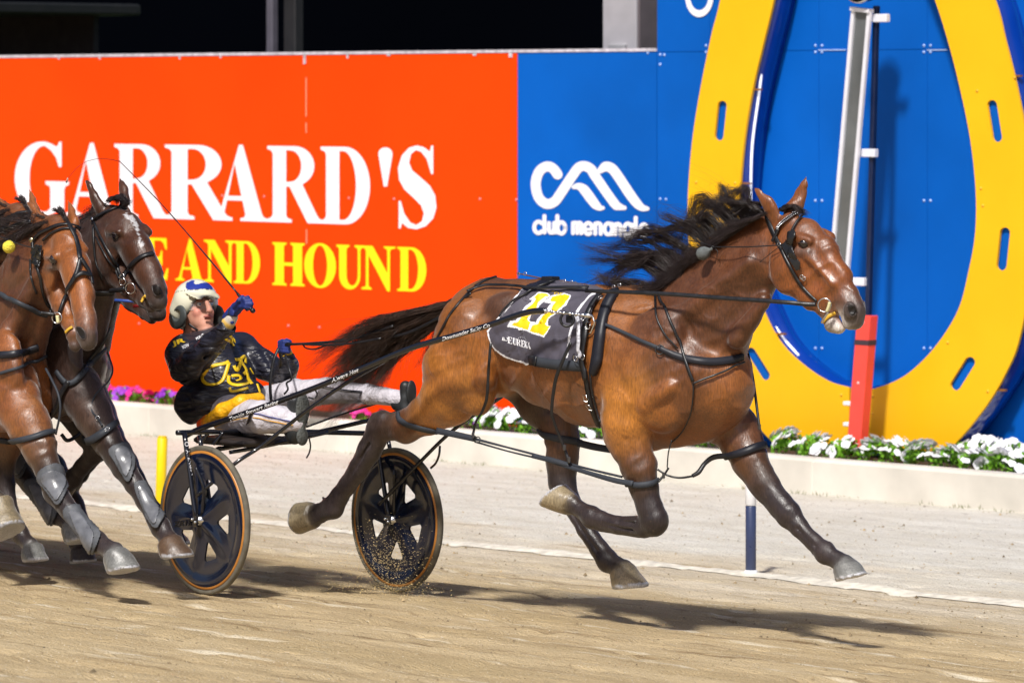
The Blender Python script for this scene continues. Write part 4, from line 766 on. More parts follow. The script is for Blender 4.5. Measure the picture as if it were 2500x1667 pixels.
mane(HA, 'forelock', [[(1900, 514), (1917, 504), (1938, 504), (1960, 518)], [(1918, 512), (1935, 505), (1950, 509), (1964, 522)]], 420, TA, nclump=10, seed=6, spread=(3, 4, 6), vs=(.02, .02, .02), cl=(3, 4, 6), r0=.0008)
TAIL = [[(1128, 733), (1062, 747), (985, 762), (915, 785), (870, 815), (838, 850)], [(1126, 740), (1060, 764), (985, 790), (915, 825), (865, 870), (825, 905)], [(1122, 748), (1055, 782), (990, 820), (930, 862), (872, 918), (832, 962)], [(1118, 756), (1055, 800), (1000, 845), (948, 892), (912, 945), (872, 1000)]]
mane(HA, 'tail', TAIL, 3300, TA, nclump=60, seed=8, spread=(6, 9, 20), vs=(.012, .05, .08), r0=.0010, cl=(7, 13, 42), m=TAILM)
mane(HA, 'tail', TAIL, 150, TA, nclump=60, seed=10, spread=(8, 14, 34), vs=(.012, .07, .12), r0=.0006, cl=(9, 22, 60), m=TAILM)
mane(HA, 'tail', [[(1095, 790), (1065, 830), (1040, 870), (1022, 915)], [(1060, 800), (1045, 840), (1018, 880), (1005, 905)]], 40, TA, nclump=12, seed=9, vs=(.01, .03, .05), r0=.0007)
V, Fs = tube([hp(HA, *q) for q in ((1150, 730, 0), (1110, 740, 0), (1070, 757, 0), (1020, 775, 0))], [.035, .03, .02, .006], 12); mobj('tail_dock', V, Fs, HAIR, TA)
EYE = mat('horse_eye', (.012, .009, .012), .04, coat=1, var=0)
def nostril(bv, pts, parent):
    c = np.mean(pts, 0); z = lambda C: (segdist(C, [tuple(p) for p in pts]) < 1.6).astype(int)*0
    patch(bv, pts, 1.2, .0012, z, [mat('nostril_dark', (.006, .004, .004), .5)], 'nostril', parent, th=.001)
    q = [hit(bv, x, y, .0) for x, y in crom(pts, 4, True)]; P = [t[0] for t in q if t]
    if len(P) > 6: P.append(P[0]); V, Fs = tube(P, .0038, 7); mobj('nostril_rim', V, Fs, mat('muzzle_skin', (.05, .035, .032), .45, spec=.5, var=.3, vscale=60), parent)
def eye(B, bv, px, py, v, r, parent, name='eye'):
    h_ = hit(bv, px, py, 0)
    if h_:
        R = r*.0019; nn = h_[1].normalized(); c = h_[0]-nn*R*.42; V = []; n = 16
        for i in range(n+1):
            for j in range(n): a = math.pi*i/n; t = 2*math.pi*j/n; V.append(c+Vector((math.sin(a)*math.cos(t), math.sin(a)*math.sin(t), math.cos(a)))*R)
        LID = mat('eyelid', (.035, .022, .018), .42, spec=.5, var=.2, vscale=60); up = Vector((0, 0, 1)); sd = nn.cross(up).normalized(); up = sd.cross(nn)
        for s1 in (1, -1):
            C = [c+(sd*math.cos(a)*1.12+up*s1*math.sin(a)*(.74 if s1 > 0 else .78)-sd*0+nn*(.78-.42*abs(math.cos(a))**2))*R for a in np.linspace(0, math.pi, 13)]; V2, F2 = tube(C, [.0018, .0030, .0018], 8); mobj('eyelid', V2, F2, LID, parent)
        return mobj(name, V, [(i*n+j, (i+1)*n+j, (i+1)*n+(j+1) % n, i*n+(j+1) % n) for i in range(n) for j in range(n)], EYE, parent)
    if hasattr(B, 'HF'): B.O, B.h, B.n = B.HF
    L, m = B.at(px, py, v); c = Vector(B.world(L)[0]); V = []; n = 16; R = r*m; B.O, B.h, B.n = B.F0
    for i in range(n+1):
        for j in range(n): a = math.pi*i/n; t = 2*math.pi*j/n; V.append(c+Vector((math.sin(a)*math.cos(t), math.sin(a)*math.sin(t), math.cos(a)))*R)
    return mobj(name, V, [(i*n+j, (i+1)*n+j, (i+1)*n+(j+1) % n, i*n+(j+1) % n) for i in range(n) for j in range(n)], EYE, parent)
eye(HA, BV, 1962, 598, -.074, 12.5, TA)
EYEPENDING = 1
# ================================================================== SADDLECLOTH
def inpoly(P, poly):
    x, y = P[:, 0], P[:, 1]; r = np.zeros(len(P), bool); n = len(poly)
    for i in range(n):
        x0, y0_ = poly[i]; x1, y1_ = poly[(i+1) % n]
        if y0_ == y1_: continue
        r ^= ((y0_ > y) != (y1_ > y)) & (x < (x1-x0)*(y-y0_)/(y1_-y0_)+x0)
    return r
def segdist(P, poly, closed=True):
    d = np.full(len(P), 1e9); n = len(poly)
    for i in range(n if closed else n-1):
        a = np.array(poly[i], float); b_ = np.array(poly[(i+1) % n], float); ab = b_-a; t = np.clip(((P-a)@ab)/max(ab@ab, 1e-9), 0, 1); d = np.minimum(d, np.linalg.norm(P-a-t[:, None]*ab, axis=1))
    return d
def patch(bv, poly, step, off, matfn, mats, name, parent, wr=.0, th=.004, seed=20):
    pl = np.array(poly, float); x0, y0_ = pl.min(0)-2; x1, y1_ = pl.max(0)+2; xs = np.arange(x0, x1, step); ys = np.arange(y0_, y1_, step); V = []; id_ = {}; Fs = []; M = []
    cx, cy = np.meshgrid(xs[:-1]+step/2, ys[:-1]+step/2, indexing='ij'); C = np.stack([cx.ravel(), cy.ravel()], 1); ins = inpoly(C, poly); mi = matfn(C)
    def vid(i, j):
        if (i, j) not in id_:
            r = hit(bv, xs[i], ys[j], off)
            if r is None: id_[(i, j)] = None
            else:
                q = r[0]+r[1]*wr*float(vnoise(np.array([xs[i]*.045+ys[j]*.02]), np.array([ys[j]*.018]), seed)[0]+.5*vnoise(np.array([xs[i]*.10]), np.array([ys[j]*.05]), seed+1)[0]); id_[(i, j)] = len(V); V.append(tuple(q))
        return id_[(i, j)]
    ny = len(ys)-1
    for c in np.nonzero(ins)[0]:
        i, j = divmod(c, ny); q = [vid(i, j), vid(i, j+1), vid(i+1, j+1), vid(i+1, j)]
        if None in q: continue
        Fs.append(q); M.append(int(mi[c]))
    o = mobj(name, V, Fs, None, parent, True, mats, M); md = o.modifiers.new('thickness', 'SOLIDIFY'); md.thickness = th; md.offset = 0; return o
CL = lambda pts: [(1180+x/6.273, 660+y/6.273) for x, y in pts]
cloth_edge = CL([(700, 268), (600, 345), (480, 445), (400, 560), (330, 640), (250, 740), (190, 800), (130, 860), (75, 925), (90, 1030), (140, 1120), (230, 1220), (350, 1310), (480, 1370), (640, 1420), (850, 1460), (1100, 1500), (1400, 1520), (1480, 1500), (1560, 1300), (1600, 1000), (1640, 800), (1730, 560), (1800, 400), (1860, 330), (1700, 265), (1500, 245), (1250, 200), (1000, 160), (870, 180)])
one_l_o = CL([(705, 462), (860, 370), (1000, 365), (1050, 410), (1010, 440), (900, 560), (860, 600), (760, 700), (730, 770), (745, 800), (840, 820), (790, 960), (720, 945), (380, 850), (430, 770), (520, 770), (610, 640), (640, 590), (770, 470)])
one_l_i = CL([(790, 440), (870, 385), (980, 380), (1030, 410), (960, 425), (870, 530), (845, 590), (730, 720), (700, 760), (720, 800), (755, 810), (735, 932), (450, 835), (480, 805), (560, 800), (650, 650), (760, 560), (830, 450)])
one_r_o = CL([(960, 500), (1060, 415), (1160, 385), (1250, 380), (1310, 400), (1362, 420), (1290, 550), (1190, 620), (1110, 700), (1040, 780), (1020, 850), (1060, 880), (1000, 960), (962, 1030), (860, 1000), (715, 950), (760, 860), (850, 830), (880, 770), (930, 700), (1010, 640), (1050, 560), (1080, 530), (975, 520)])
one_r_i = CL([(1040, 480), (1080, 430), (1180, 400), (1250, 395), (1345, 425), (1270, 530), (1170, 610), (1080, 710), (1030, 780), (985, 850), (1045, 885), (985, 960), (955, 1005), (765, 945), (800, 880), (880, 850), (915, 780), (960, 710), (1070, 640), (1110, 560), (1140, 520), (1050, 490)])
def cloth_m(C):
    m = np.zeros(len(C), int); d = segdist(C, cloth_edge[:17], False); m[d < 4.2] = 1
    m[inpoly(C, one_l_o)] = 1; m[inpoly(C, one_l_i)] = 2; m[inpoly(C, one_r_o)] = 1; m[inpoly(C, one_r_i)] = 2
    q = CL([(1720, 400), (1640, 440), (1540, 550), (1470, 650), (1390, 850), (1340, 1050), (1310, 1320)]); d2 = segdist(C, q, False); m[d2 < 3.2] = 1
    m[inpoly(C, CL([(700, 250), (860, 180), (1010, 160), (1060, 190), (900, 300), (760, 350), (600, 350)]))] = 3
    return m
GREY = mat('charcoal_cloth', (.075, .068, .09), .6, spec=.35, var=.12, vscale=20, bump=.2, bscale=300, sheen=.15); CW = mat('cloth_white', (.8, .8, .84), .6, var=.03); CY = mat('cloth_yellow', (.88, .56, .0), .6, var=.04)
nostril(BV, [(2070, 745), (2082, 744), (2090, 755), (2088, 768), (2079, 772), (2071, 762)], TA)
SCL = thing('saddlecloth', 'charcoal saddlecloth with white edge and yellow number 11 on the lead horse', 'saddlecloth', hp(HA, 1330, 880, -.28))
cl = patch(BV, cloth_edge, 1.6, .014, cloth_m, [GREY, CW, CY, mat('cloth_black', (.01, .01, .02), .5)], 'cloth', SCL, wr=.012)
BVC = bvh_of([cl, bodyA])
def text_on(txt, p0, p1, hgt, m, name, parent, bv=None, fn=None, off=.003, shear=0, spacing=1.0, bold=.0, serif=False, up_=None):
    """flat built-in lettering laid along p0 -> p1 (photo pixels) on a surface"""
    cu = bpy.data.curves.new('t', 'FONT'); cu.body = txt; cu.size = 1; cu.shear = shear; cu.space_character = spacing; cu.offset = bold; cu.resolution_u = 3
    o = bpy.data.objects.new('t', cu); COL.objects.link(o); dg = bpy.context.evaluated_depsgraph_get(); me = o.evaluated_get(dg).to_mesh()
    v = np.array([tuple(q.co) for q in me.vertices]); fs = [tuple(p.vertices) for p in me.polygons]; bpy.data.objects.remove(o); 
    x0, x1 = v[:, 0].min(), v[:, 0].max(); y0_, y1_ = 0, .72
    d = np.array(p1, float)-np.array(p0, float); u = np.array(up_ or (d[1], -d[0]), float); u = u/np.linalg.norm(u); out = []
    for q in v:
        a = (q[0]-x0)/(x1-x0); e = (q[1]-y0_)/(y1_-y0_); pp = np.array(p0)+d*a+u*hgt*e
        if fn: out.append(tuple(fn(pp[0], pp[1]))); continue
        r = hit(bv, pp[0], pp[1], off); out.append(tuple(r[0]) if r else None)
    fs = [f for f in fs if all(out[i] is not None for i in f)]; out = [o_ if o_ is not None else (0, 0, 0) for o_ in out]
    used = sorted(set(i for f in fs for i in f)); mp = {i: k for k, i in enumerate(used)}
    return mobj(name, [out[i] for i in used], [[mp[i] for i in f] for f in fs], m, parent, False)
mb = MB(); eu = [('E', 378, 450, 1012), ('U', 455, 520, 1030), ('R', 512, 585, 1048), ('E', 585, 640, 1062), ('K', 635, 690, 1075), ('A', 672, 738, 1090)]
GL['K'] = [[(0, 0), (.42, 0), (.42, .05), (.32, .08), (.32, .42), (.64, 0), (1, 0), (1, .05), (.92, .08), (.52, .58), (.82, .92), (.92, .95), (.92, 1), (.6, 1), (.6, .95), (.66, .92), (.32, .5), (.32, .92), (.42, .95), (.42, 1), (0, 1), (0, .95), (.10, .92), (.10, .08), (0, .05)]]
for ch, x0, x1, yt in eu:
    def fe(x, y):
        X = x0+(x1-x0)*x; Y_ = 1012+(X-378)*.27+(1-y)*98; q = CL([(X, Y_)])[0]; r = hit(BVC, q[0], q[1], .003); return r[0]
    poly_fill(GL[ch], fe, mb)
mb.build('lettering', CW, SCL, False)
tb = CL([(300, 1025), (385, 1030), (372, 1082), (292, 1070)]); mb = MB(); mb.add([hit(BVC, x, y, .003)[0] for x, y in tb], [(0, 1, 2, 3)]); mb.build('badge', CW, SCL, False)
text_on('TAB', CL([(308, 1062)])[0], CL([(370, 1070)])[0], 4.6, mat('cloth_ink', (.02, .02, .03), .6), 'lettering', SCL, BVC, off=.0045)
text_on('THE', CL([(585, 1075)])[0], CL([(625, 1082)])[0], 2.4, CW, 'lettering', SCL, BVC)
mb = MB()
for x, y in ((545, 1035), (572, 1024), (602, 1022), (630, 1030), (650, 1050), (662, 1070)):
    q = CL([(x, y)])[0]; c, n = hit(BVC, q[0], q[1], .003); u = n.orthogonal().normalized(); v = n.cross(u); mb.add([c+(u*math.cos(i*math.pi/5)+v*math.sin(i*math.pi/5))*(.0028 if i % 2 == 0 else .0013) for i in range(10)], [tuple(range(10))])
mb.build('star_pattern', CW, SCL, False)
text_on('P', CL([(935, 285)])[0], CL([(1010, 305)])[0], 6, CY, 'lettering', SCL, BVC); text_on('/', CL([(1040, 330)])[0], CL([(1100, 345)])[0], 3, CY, 'lettering', SCL, BVC); text_on('OF', CL([(1085, 375)])[0], CL([(1215, 392)])[0], 6.5, CY, 'lettering', SCL, BVC)
# ================================================================== HARNESS of the lead horse
HT = thing('harness', 'black racing harness, blinkers and leg hopples strapped on the lead horse', 'harness', hp(HA, 1560, 900, -.3))
BL = BLACK(); WEB = mat('grey_webbing', (.035, .04, .05), .55, spec=.3, var=.1, bump=.3, bscale=400)
def S(nm, lines, m=BL, bv=None, off=.006, th=.005):
    for pts, w in lines:
        mb = MB(); strap(mb, bv or BVC, pts, w, off, th)
        if mb.V: mb.build(nm, m, HT)
def Fr(nm, lines, m=BL, th=.003, nrm=None):
    for pts, w in lines:
        C = crom([hp(HA, *p) for p in pts], 8); nr = Vector(nrm or (-.3, -1, .25)); mobj(nm, *ribbon(C, [nr]*len(C), np.atleast_1d(w)*(C[0][1]+DC)/F, th), m, HT)
def Wr(nm, lines, m=BL):
    for pts, r in lines: C = crom([hp(HA, *p) for p in pts], 7); mobj(nm, *tube(C, r*.0019, 7), m, HT)
PADM = mat('padded_vinyl', (.012, .013, .02), .45, spec=.4, var=.15, bump=.15, bscale=250)
S('saddle_pad', [([(1503, 716), (1484, 752), (1474, 790), (1466, 840), (1461, 880), (1452, 912)], [26, 28, 26, 27, 29, 18])], PADM, off=.006, th=.022)
S('saddle_strap', [([(1476, 720), (1455, 745), (1440, 780), (1434, 830), (1430, 880), (1438, 925)], [12, 14, 17, 18, 17, 14])], off=.024, th=.006)
S('saddle_strap', [([(1420, 772), (1424, 830), (1420, 870)], [9, 10, 9])], mat('worn_label', (.5, .5, .55), .4, var=.5, vscale=90), off=.032)
S('girth', [([(1433, 900), (1440, 950), (1452, 1000), (1466, 1035)], [13, 14, 15, 13])], off=.012, th=.008); S('girth', [([(1448, 910), (1452, 950), (1466, 1000), (1474, 1030)], [6, 6, 6])], off=.018)
S('belly_strap', [([(1303, 880), (1340, 887), (1390, 892), (1430, 894)], [24, 25, 26, 26])], WEB, off=.012, th=.007)
S('belly_strap', [([(1301, 880), (1317, 883)], [25, 25])], BL, off=.020, th=.006)
S('back_strap', [([(1160, 700), (1190, 684), (1225, 674), (1262, 674)], [7, 7, 7])], off=.003)
S('croup_strap', [([(1180, 688), (1143, 718), (1104, 763), (1085, 795), (1069, 826)], [6, 6, 6, 6, 5])], off=.004)
S('tie_strap', [([(1222, 775), (1245, 745), (1290, 716), (1330, 698), (1352, 690)], [4, 4, 5, 9, 11])], off=.012)
Wr('overcheck', [([(1262, 667, .0), (1300, 675, .0), (1345, 684, .0)], 1.8), ([(1345, 682, 0), (1400, 690, 0), (1485, 702, 0)], 1.4), ([(1345, 688, -.02), (1400, 697, -.02), (1490, 708, -.01)], 1.4)], mat('tan_cord', (.12, .05, .02), .6))
for c in ((1266, 669), (1282, 668), (1352, 683), (1378, 686), (1395, 688), (1498, 700), (1512, 696), (1448, 712), (1470, 722)):
    mb = MB(); ringm(mb, hp(HA, c[0], c[1], -.02 if c[0] < 1440 else -.06), (-.5, -1, .3), .0075, .0016); mb.build('ring', STEEL(), HT)
V, Fs = bbox_(hp(HA, 1344, 684, -.02), HA.world(np.array([[.035, 0, 0]]))[0]-HA.world(np.array([[0., 0, 0]]))[0], NV*.03, (0, 0, .018), .004); mobj('terret_block', V, Fs, PADM, HT, False)
S('breast_strap', [([(1458, 786), (1500, 802), (1550, 824), (1615, 852)], [8, 8, 9, 10])], WEB, bv=BV, off=.010)
S('breast_strap', [([(1612, 850), (1650, 868), (1701, 881), (1755, 884), (1796, 876), (1812, 868)], [13, 18, 20, 21, 20, 18])], PADM, bv=BV, off=.006, th=.010)
S('neck_strap', [([(1612, 722), (1628, 760), (1648, 810), (1664, 850), (1680, 890), (1694, 930)], [7, 7, 7, 7, 8, 8]), ([(1604, 722), (1606, 770), (1625, 815), (1655, 852)], [5, 4, 4, 4]), ([(1694, 936), (1725, 922), (1760, 910), (1796, 892), (1812, 882)], [5, 5, 5, 5])], bv=BV, off=.014)
S('martingale', [([(1694, 936), (1694, 965), (1688, 1005), (1667, 1049), (1640, 1076)], [3, 3, 3, 3, 3])], bv=BV, off=.010)
Fr('martingale', [([(1640, 1074, -.17), (1632, 1105, -.17), (1629, 1140, -.17)], [3, 3])])
# hopples
S('hopple', [([(974, 1008), (977, 1024), (1000, 1036), (1040, 1047), (1070, 1052)], [10, 14, 16, 16, 16])], WEB, bv=BV, off=.006, th=.007)
Fr('hopple', [([(1066, 1051, -.235), (1110, 1060, -.24), (1160, 1071, -.24)], [16, 16, 15]), ([(1155, 1070, -.24), (1240, 1092, -.23), (1315, 1112, -.23), (1345, 1124, -.23)], [7, 5, 6, 9]), ([(1160, 1078, -.235), (1240, 1101, -.225), (1320, 1120, -.225)], [5, 4, 5]), ([(1340, 1124, -.23), (1430, 1152, -.25), (1500, 1172, -.26), (1545, 1180, -.26)], [10, 11, 13, 14]), ([(1338, 1117, -.22), (1420, 1140, -.23), (1520, 1164, -.2)], [7, 6, 6]), ([(1300, 1112, -.24), (1350, 1124, -.24), (1390, 1136, -.24)], [12, 14, 8])], WEB, th=.005)
S('hopple', [([(1530, 1180), (1560, 1184), (1590, 1180), (1606, 1170)], [14, 15, 15, 11])], WEB, bv=BV, off=.006, th=.007)
S('hopple', [([(1316, 1050), (1332, 1062), (1365, 1070), (1398, 1076), (1416, 1082)], [14, 17, 18, 18, 18])], WEB, bv=BV, off=.006, th=.007)
Fr('hopple', [([(1412, 1081, .08), (1450, 1090, .06), (1495, 1098, .03)], [18, 18, 17])], WEB, th=.005)
S('hopple', [([(1745, 1114), (1780, 1112), (1820, 1102), (1850, 1090), (1872, 1084)], [16, 19, 21, 21, 17])], PADM, bv=BV, off=.006, th=.009)
Fr('hopple', [([(1785, 1112, .03), (1745, 1115, .02), (1722, 1130, 0), (1706, 1152, -.03), (1690, 1162, -.05)], [14, 14, 11, 12, 9]), ([(1692, 1162, -.05), (1660, 1166, -.1), (1630, 1160, -.13), (1606, 1146, -.15)], [5, 5, 5, 5]), ([(1608, 1176, -.2), (1622, 1158, -.17), (1633, 1142, -.16)], [5, 5, 4])], BL, th=.006)
Fr('hanger', [([(1198, 838, -.30), (1193, 900, -.30), (1189, 968, -.29), (1178, 1003, -.27), (1162, 1030, -.26), (1154, 1066, -.25)], [7, 7, 8, 7, 6, 7]), ([(1394, 836, -.33), (1372, 885, -.34), (1356, 930, -.34), (1347, 1000, -.32), (1353, 1030, -.30), (1375, 1087, -.26), (1391, 1131, -.25)], [8, 9, 9, 8, 7, 7, 9]), ([(1827, 862, .1), (1838, 920, .12), (1846, 980, .11), (1854, 1045, .09)], [5, 6, 7, 7]), ([(1630, 1140, -.17), (1628, 1150, -.17), (1610, 1170, -.19)], [3, 3, 3])])
for c in ((1155, 1062, -.26), (1378, 1092, -.27), (1389, 1122, -.26), (1854, 1042, .07), (1620, 1160, -.18), (1166, 1040, -.27)):
    mb = MB(); q = Vector(hp(HA, *c)); mb.add(*bbox_(q, HV*.008, NV*.005, (0, 0, .014), .003)); mb.build('buckle', mat('dull_buckle', (.12, .12, .13), .3, metal=.8), HT, False)
for c, r_ in (((1614, 853, -.262), 11), ((1166, 1073, -.245), 7)): 
    h_ = hit(BVC, c[0], c[1], .012); mb = MB(); ringm(mb, h_[0] if h_ and c[0] > 1200 else hp(HA, *c), (-.3, -1, .2), r_*.0019, .003); mb.build('ring', mat('black_ring', (.02, .02, .02), .3), HT)
for x, y, r_ in ((1416, 871, 7), (1435, 872, 7), (1473, 738, 7)):
    h_ = hit(BVC, x, y, .03); mb = MB(); ringm(mb, h_[0], h_[1], r_*.0019, .002); mb.build('ring', STEEL(), HT)
for x, y in ((1436, 787), (1446, 800), (1440, 968), (1447, 985)):
    h_ = hit(BVC, x, y, .034 if y < 900 else .028); mb = MB(); nrm = h_[1]; t = Vector((0, 0, 1)); sd_ = nrm.cross(t).normalized(); t = sd_.cross(nrm)
    mb.add(*tube([h_[0]+sd_*a+t*b_ for a, b_ in ((-.013, -.016), (.013, -.016), (.013, .016), (-.013, .016), (-.013, -.016))], .0022, 6)); mb.build('buckle', STEEL(), HT)
# reins
Fr('rein', [([(1992, 743, -.09), (1964, 742, -.12), (1907, 737, -.17), (1760, 727, -.22), (1600, 716, -.26), (1430, 710, -.28)], [11, 12, 11, 11, 11, 10])], th=.004)
S('rein', [([(1440, 710), (1301, 709), (1260, 706), (1217, 704), (1179, 705), (1143, 720)], [9, 7, 7, 7, 7, 7])], off=.020)
Fr('rein', [([(1150, 716, -.20), (1120, 738, -.20), (1089, 765, -.18), (1000, 811, -.12), (930, 826, -.05), (860, 836, .0)], [7, 7, 7, 7, 7, 7])])
# bridle
BR = thing('bridle', 'black bridle with beaded browband and blinker on the lead horse\'s head', 'bridle', hp(HA, 1950, 640, -.1))
def Sb(nm, lines, m=BL, off=.005, th=.005, bv=BV):
    for pts, w in lines:
        mb = MB(); strap(mb, bv, pts, w, off, th)
        if mb.V: mb.build(nm, m, BR)
Sb('cheek_strap', [([(1872, 530), (1884, 556), (1896, 582), (1908, 603)], [9, 13, 13, 11]), ([(1904, 598), (1920, 632), (1938, 665), (1956, 695), (1976, 718), (1996, 735)], [8, 8, 9, 9, 8, 7])])
Sb('browband', [([(1898, 568), (1908, 548), (1928, 530), (1950, 518), (1970, 510)], [9, 9, 9, 9, 8])], off=.009)
mb = MB()
for q in crom([(1903, 558), (1912, 544), (1930, 530), (1950, 519), (1970, 510)], 7):
    for e in (-2.2, 2.2):
        r = hit(BV, q[0]+e*.5, q[1]+e, .016)
        if r: V, Fs = lathe([(.003, 0), (.002, .002), (.0001, .0026)], r[0], r[1], 6); mb.add(V, Fs)
mb.build('beading', mat('crystal_silver', (.85, .85, .9), .12, metal=.8, var=0), BR)
Sb('throat_latch', [([(1890, 590), (1898, 575), (1905, 560)], [8, 8, 8])], off=.010)
patch(BV, [(1933, 571), (1943, 570), (1948, 577), (1941, 592), (1940, 606), (1948, 622), (1957, 640), (1955, 655), (1948, 658), (1936, 640), (1924, 618), (1914, 601), (1924, 594), (1932, 584)], 1.6, .022, lambda C: np.zeros(len(C), int), [mat('blinker_leather', (.012, .012, .013), .3)], 'blinker', BR, th=.006)
Sb('blinker_stay', [([(1936, 572), (1942, 556), (1952, 540), (1964, 528), (1974, 522)], [5, 5, 5, 5, 5])], off=.012)
mb = MB(); C = crom([hp(HA, 1996, 600, -.03)]+[hp(HA, *p) for p in ((1990, 600, -.03),)], 2); 
def Wb(nm, lines, m=BL):
    for pts, r in lines: C = crom([hp(HA, *p) for p in pts], 7); mobj(nm, *tube(C, r*.0019, 7), m, BR)
Wb('ear_plug_cord', [([(1905, 598, -.115), (1880, 600, -.125), (1820, 603, -.14), (1755, 603, -.145), (1742, 604, -.14)], 1.5), ([(1742, 602, -.14), (1700, 590, -.11), (1650, 584, -.06)], 1), ([(1900, 604, -.12), (1880, 620, -.12), (1855, 640, -.125)], .9), ([(1742, 604, -.14), (1752, 614, -.14), (1750, 628, -.14)], 1)])
L, m_ = HA.at(1718, 618, -.155); c = Vector(HA.world(L)[0]); V, Fs = lathe([(.0001, -.034), (.018, -.031), (.029, -.018), (.031, 0), (.026, .016), (.014, .030), (.006, .040), (.009, .048), (.0001, .05)], c, Vector((1, -.6, .55)), 18); mobj('ear_plug_pouch', V, Fs, mat('grey_felt', (.10, .11, .11), .9, var=.3, vscale=60, bump=.5, bscale=200), BR)
mb = MB(); q = Vector(hp(HA, 2013, 745, -.085)); ringm(mb, q, (-.3, -1, .05), .030, .0035, 26); mb.build('bit_ring', STEEL(), BR)
Wb('bit_cheek', [([(2026, 738, -.09), (2023, 750, -.09), (2019, 760, -.09)], 4.2)], mat('pale_rubber', (.65, .62, .35), .4))
Wb('bit_lever', [([(2022, 762, -.085), (2012, 776, -.085), (2006, 788, -.08)], 3)], STEEL())
Sb('lip_strap', [([(2012, 786), (2020, 776), (2030, 768), (2040, 762)], [9, 9, 9, 8])], mat('mustard_strap', (.65, .38, .03), .5))
for x, y in ((1906, 597), (1965, 680), (1960, 676)):
    h_ = hit(BV, x, y, .012); mb = MB(); ringm(mb, h_[0], h_[1], .009, .002, 12); mb.build('buckle', STEEL(), BR)
# ================================================================== THE SULKY
FR = FRAME(); SU = thing('sulky', 'black racing sulky with dark disc wheels and long lettered shafts', 'sulky', W(740, 1450, .4))
AW = math.radians(50); HW = Vector((math.cos(AW), -math.sin(AW), 0)); NW = Vector((math.sin(AW), math.cos(AW), 0))
DISC = mat('navy_disc', (.004, .008, .024), .16, coat=.8, var=.25, vscale=5); STR = mat('orange_stripe', (.50, .20, .035), .4, var=.1); TY = mat('dusty_tyre', (.13, .115, .085), .85, var=.4, vscale=14, bump=.4, bscale=120)
def wheel(c, phase, name='wheel', dirt=False):
    c = Vector(c); R = .364
    def pt(r, a, h): return c+HW*(r*math.cos(a))+Vector((0, 0, r*math.sin(a)))-NW*h
    w = mobj(name, *MB_of(lathe([(R-.026, -.010), (R-.012, -.017), (R-.002, -.010), (R, 0), (R-.002, .010), (R-.012, .017), (R-.026, .010)], c, -NW, 72)), TY, SU); w.name = name
    V, Fs = lathe([(R-.040, .012), (R-.026, .0145), (R-.026, -.0145), (R-.040, -.012)], c, -NW, 72); mobj('rim_stripe', V, Fs, STR, w)
    mb = MB(); N = 56; Mr = 9
    for side in (1, -1):
        for k in range(5):
            a0 = math.radians(phase+72*k); hw = math.radians(36); r0, r1 = .030, R-.038; cc = .165
            loop = [(r0, -hw+2*hw*t) for t in np.linspace(0, 1, 8, endpoint=False)]+[(r0+(r1-r0)*t, hw) for t in np.linspace(0, 1, 16, endpoint=False)]+[(r1, hw-2*hw*t) for t in np.linspace(0, 1, 16, endpoint=False)]+[(r1+(r0-r1)*t, -hw) for t in np.linspace(0, 1, 16, endpoint=False)]
            n = len(loop); V = []
            for (r, a) in loop:
                x, y = r*math.cos(a)-cc, r*math.sin(a); th = math.atan2(y, x); rr = .034/max(.52, math.cos(((th+math.pi) % (2*math.pi/3))-math.pi/3)); rr = min(rr, .054)
                for m in range(Mr):
                    t = m/(Mr-1); X = cc+rr*math.cos(th)*(1-t)+x*t; Y = rr*math.sin(th)*(1-t)+y*t; q = math.hypot(X, Y); aa = math.atan2(Y, X)
                    spoke = math.exp(-((abs(aa)-hw)*q/.02)**2)*max(0, 1-q/.25); h = .010+.016*math.exp(-(q/.07)**2)+.013*spoke+.010*math.exp(-((q-.305)/.02)**2)-.006*(1-t)**2
                    V.append(pt(q, a0+aa, side*h))
            Fs = [(i*Mr+m, ((i+1) % n)*Mr+m, ((i+1) % n)*Mr+m+1, i*Mr+m+1) for i in range(n) for m in range(Mr-1)]
            mb.add(V, Fs if side < 0 else [f[::-1] for f in Fs])
    mb.build('disc', DISC, w)
    V, Fs = lathe([(.0001, .062), (.010, .062), (.013, .056), (.013, .048), (.022, .046), (.024, .03), (.03, .024)], c, -NW, 20); mobj('hub', V, Fs, STEEL(), w)
    return w
def MB_of(t): return t
cN, cF = W(500, 1269, 0), W(969, 1268, .79)
wheel(cN, 70); wheel(cF, -18)
def rod(nm, pts, r, m=FR, sides=12, n=8, parent=None):
    C = crom([W(*p) if len(p) == 3 and isinstance(p, tuple) else p for p in pts], n); V, Fs = tube(C, r, sides); return mobj(nm, V, Fs, m, parent or SU)
yT = HA.at(1332, 759, -.40)[0]; yT = HA.world(yT)[0][1]
ys = lambda px: .17+(yT-.17)*(px-470)/(1332-470)
shaft = rod('shaft', [(x, y, ys(x)) for x, y in ((452, 1064), (497, 1043), (620, 1001), (752, 953), (880, 901), (1000, 851), (1110, 819), (1199, 792), (1255, 772), (1285, 763), (1308, 759), (1332, 759))], .0142)
fT = HA.at(1600, 770, .40)[0]; fT = Vector(HA.world(fT)[0])
rod('shaft', [W(905, 1048, .84), W(960, 1012, .60), W(1150, 945, .35), fT+Vector((-.35, .25, -.12)), fT], .0142)
rod('arch', [(432, 1056, .09), (560, 1053, .31), (700, 1053, .55), (915, 1058, .90)], .013)
def off(c, k): return Vector(c)-NW*k
rod('fork', [W(450, 1056, .07), off(cN, .052)], .0125); rod('fork', [W(487, 1062, .12), off(cN, -.045)], .0115); rod('fork', [W(478, 1140, -.03), W(497, 1190, -.045), off(cN, .04)+Vector((.02, 0, .03))], .009)
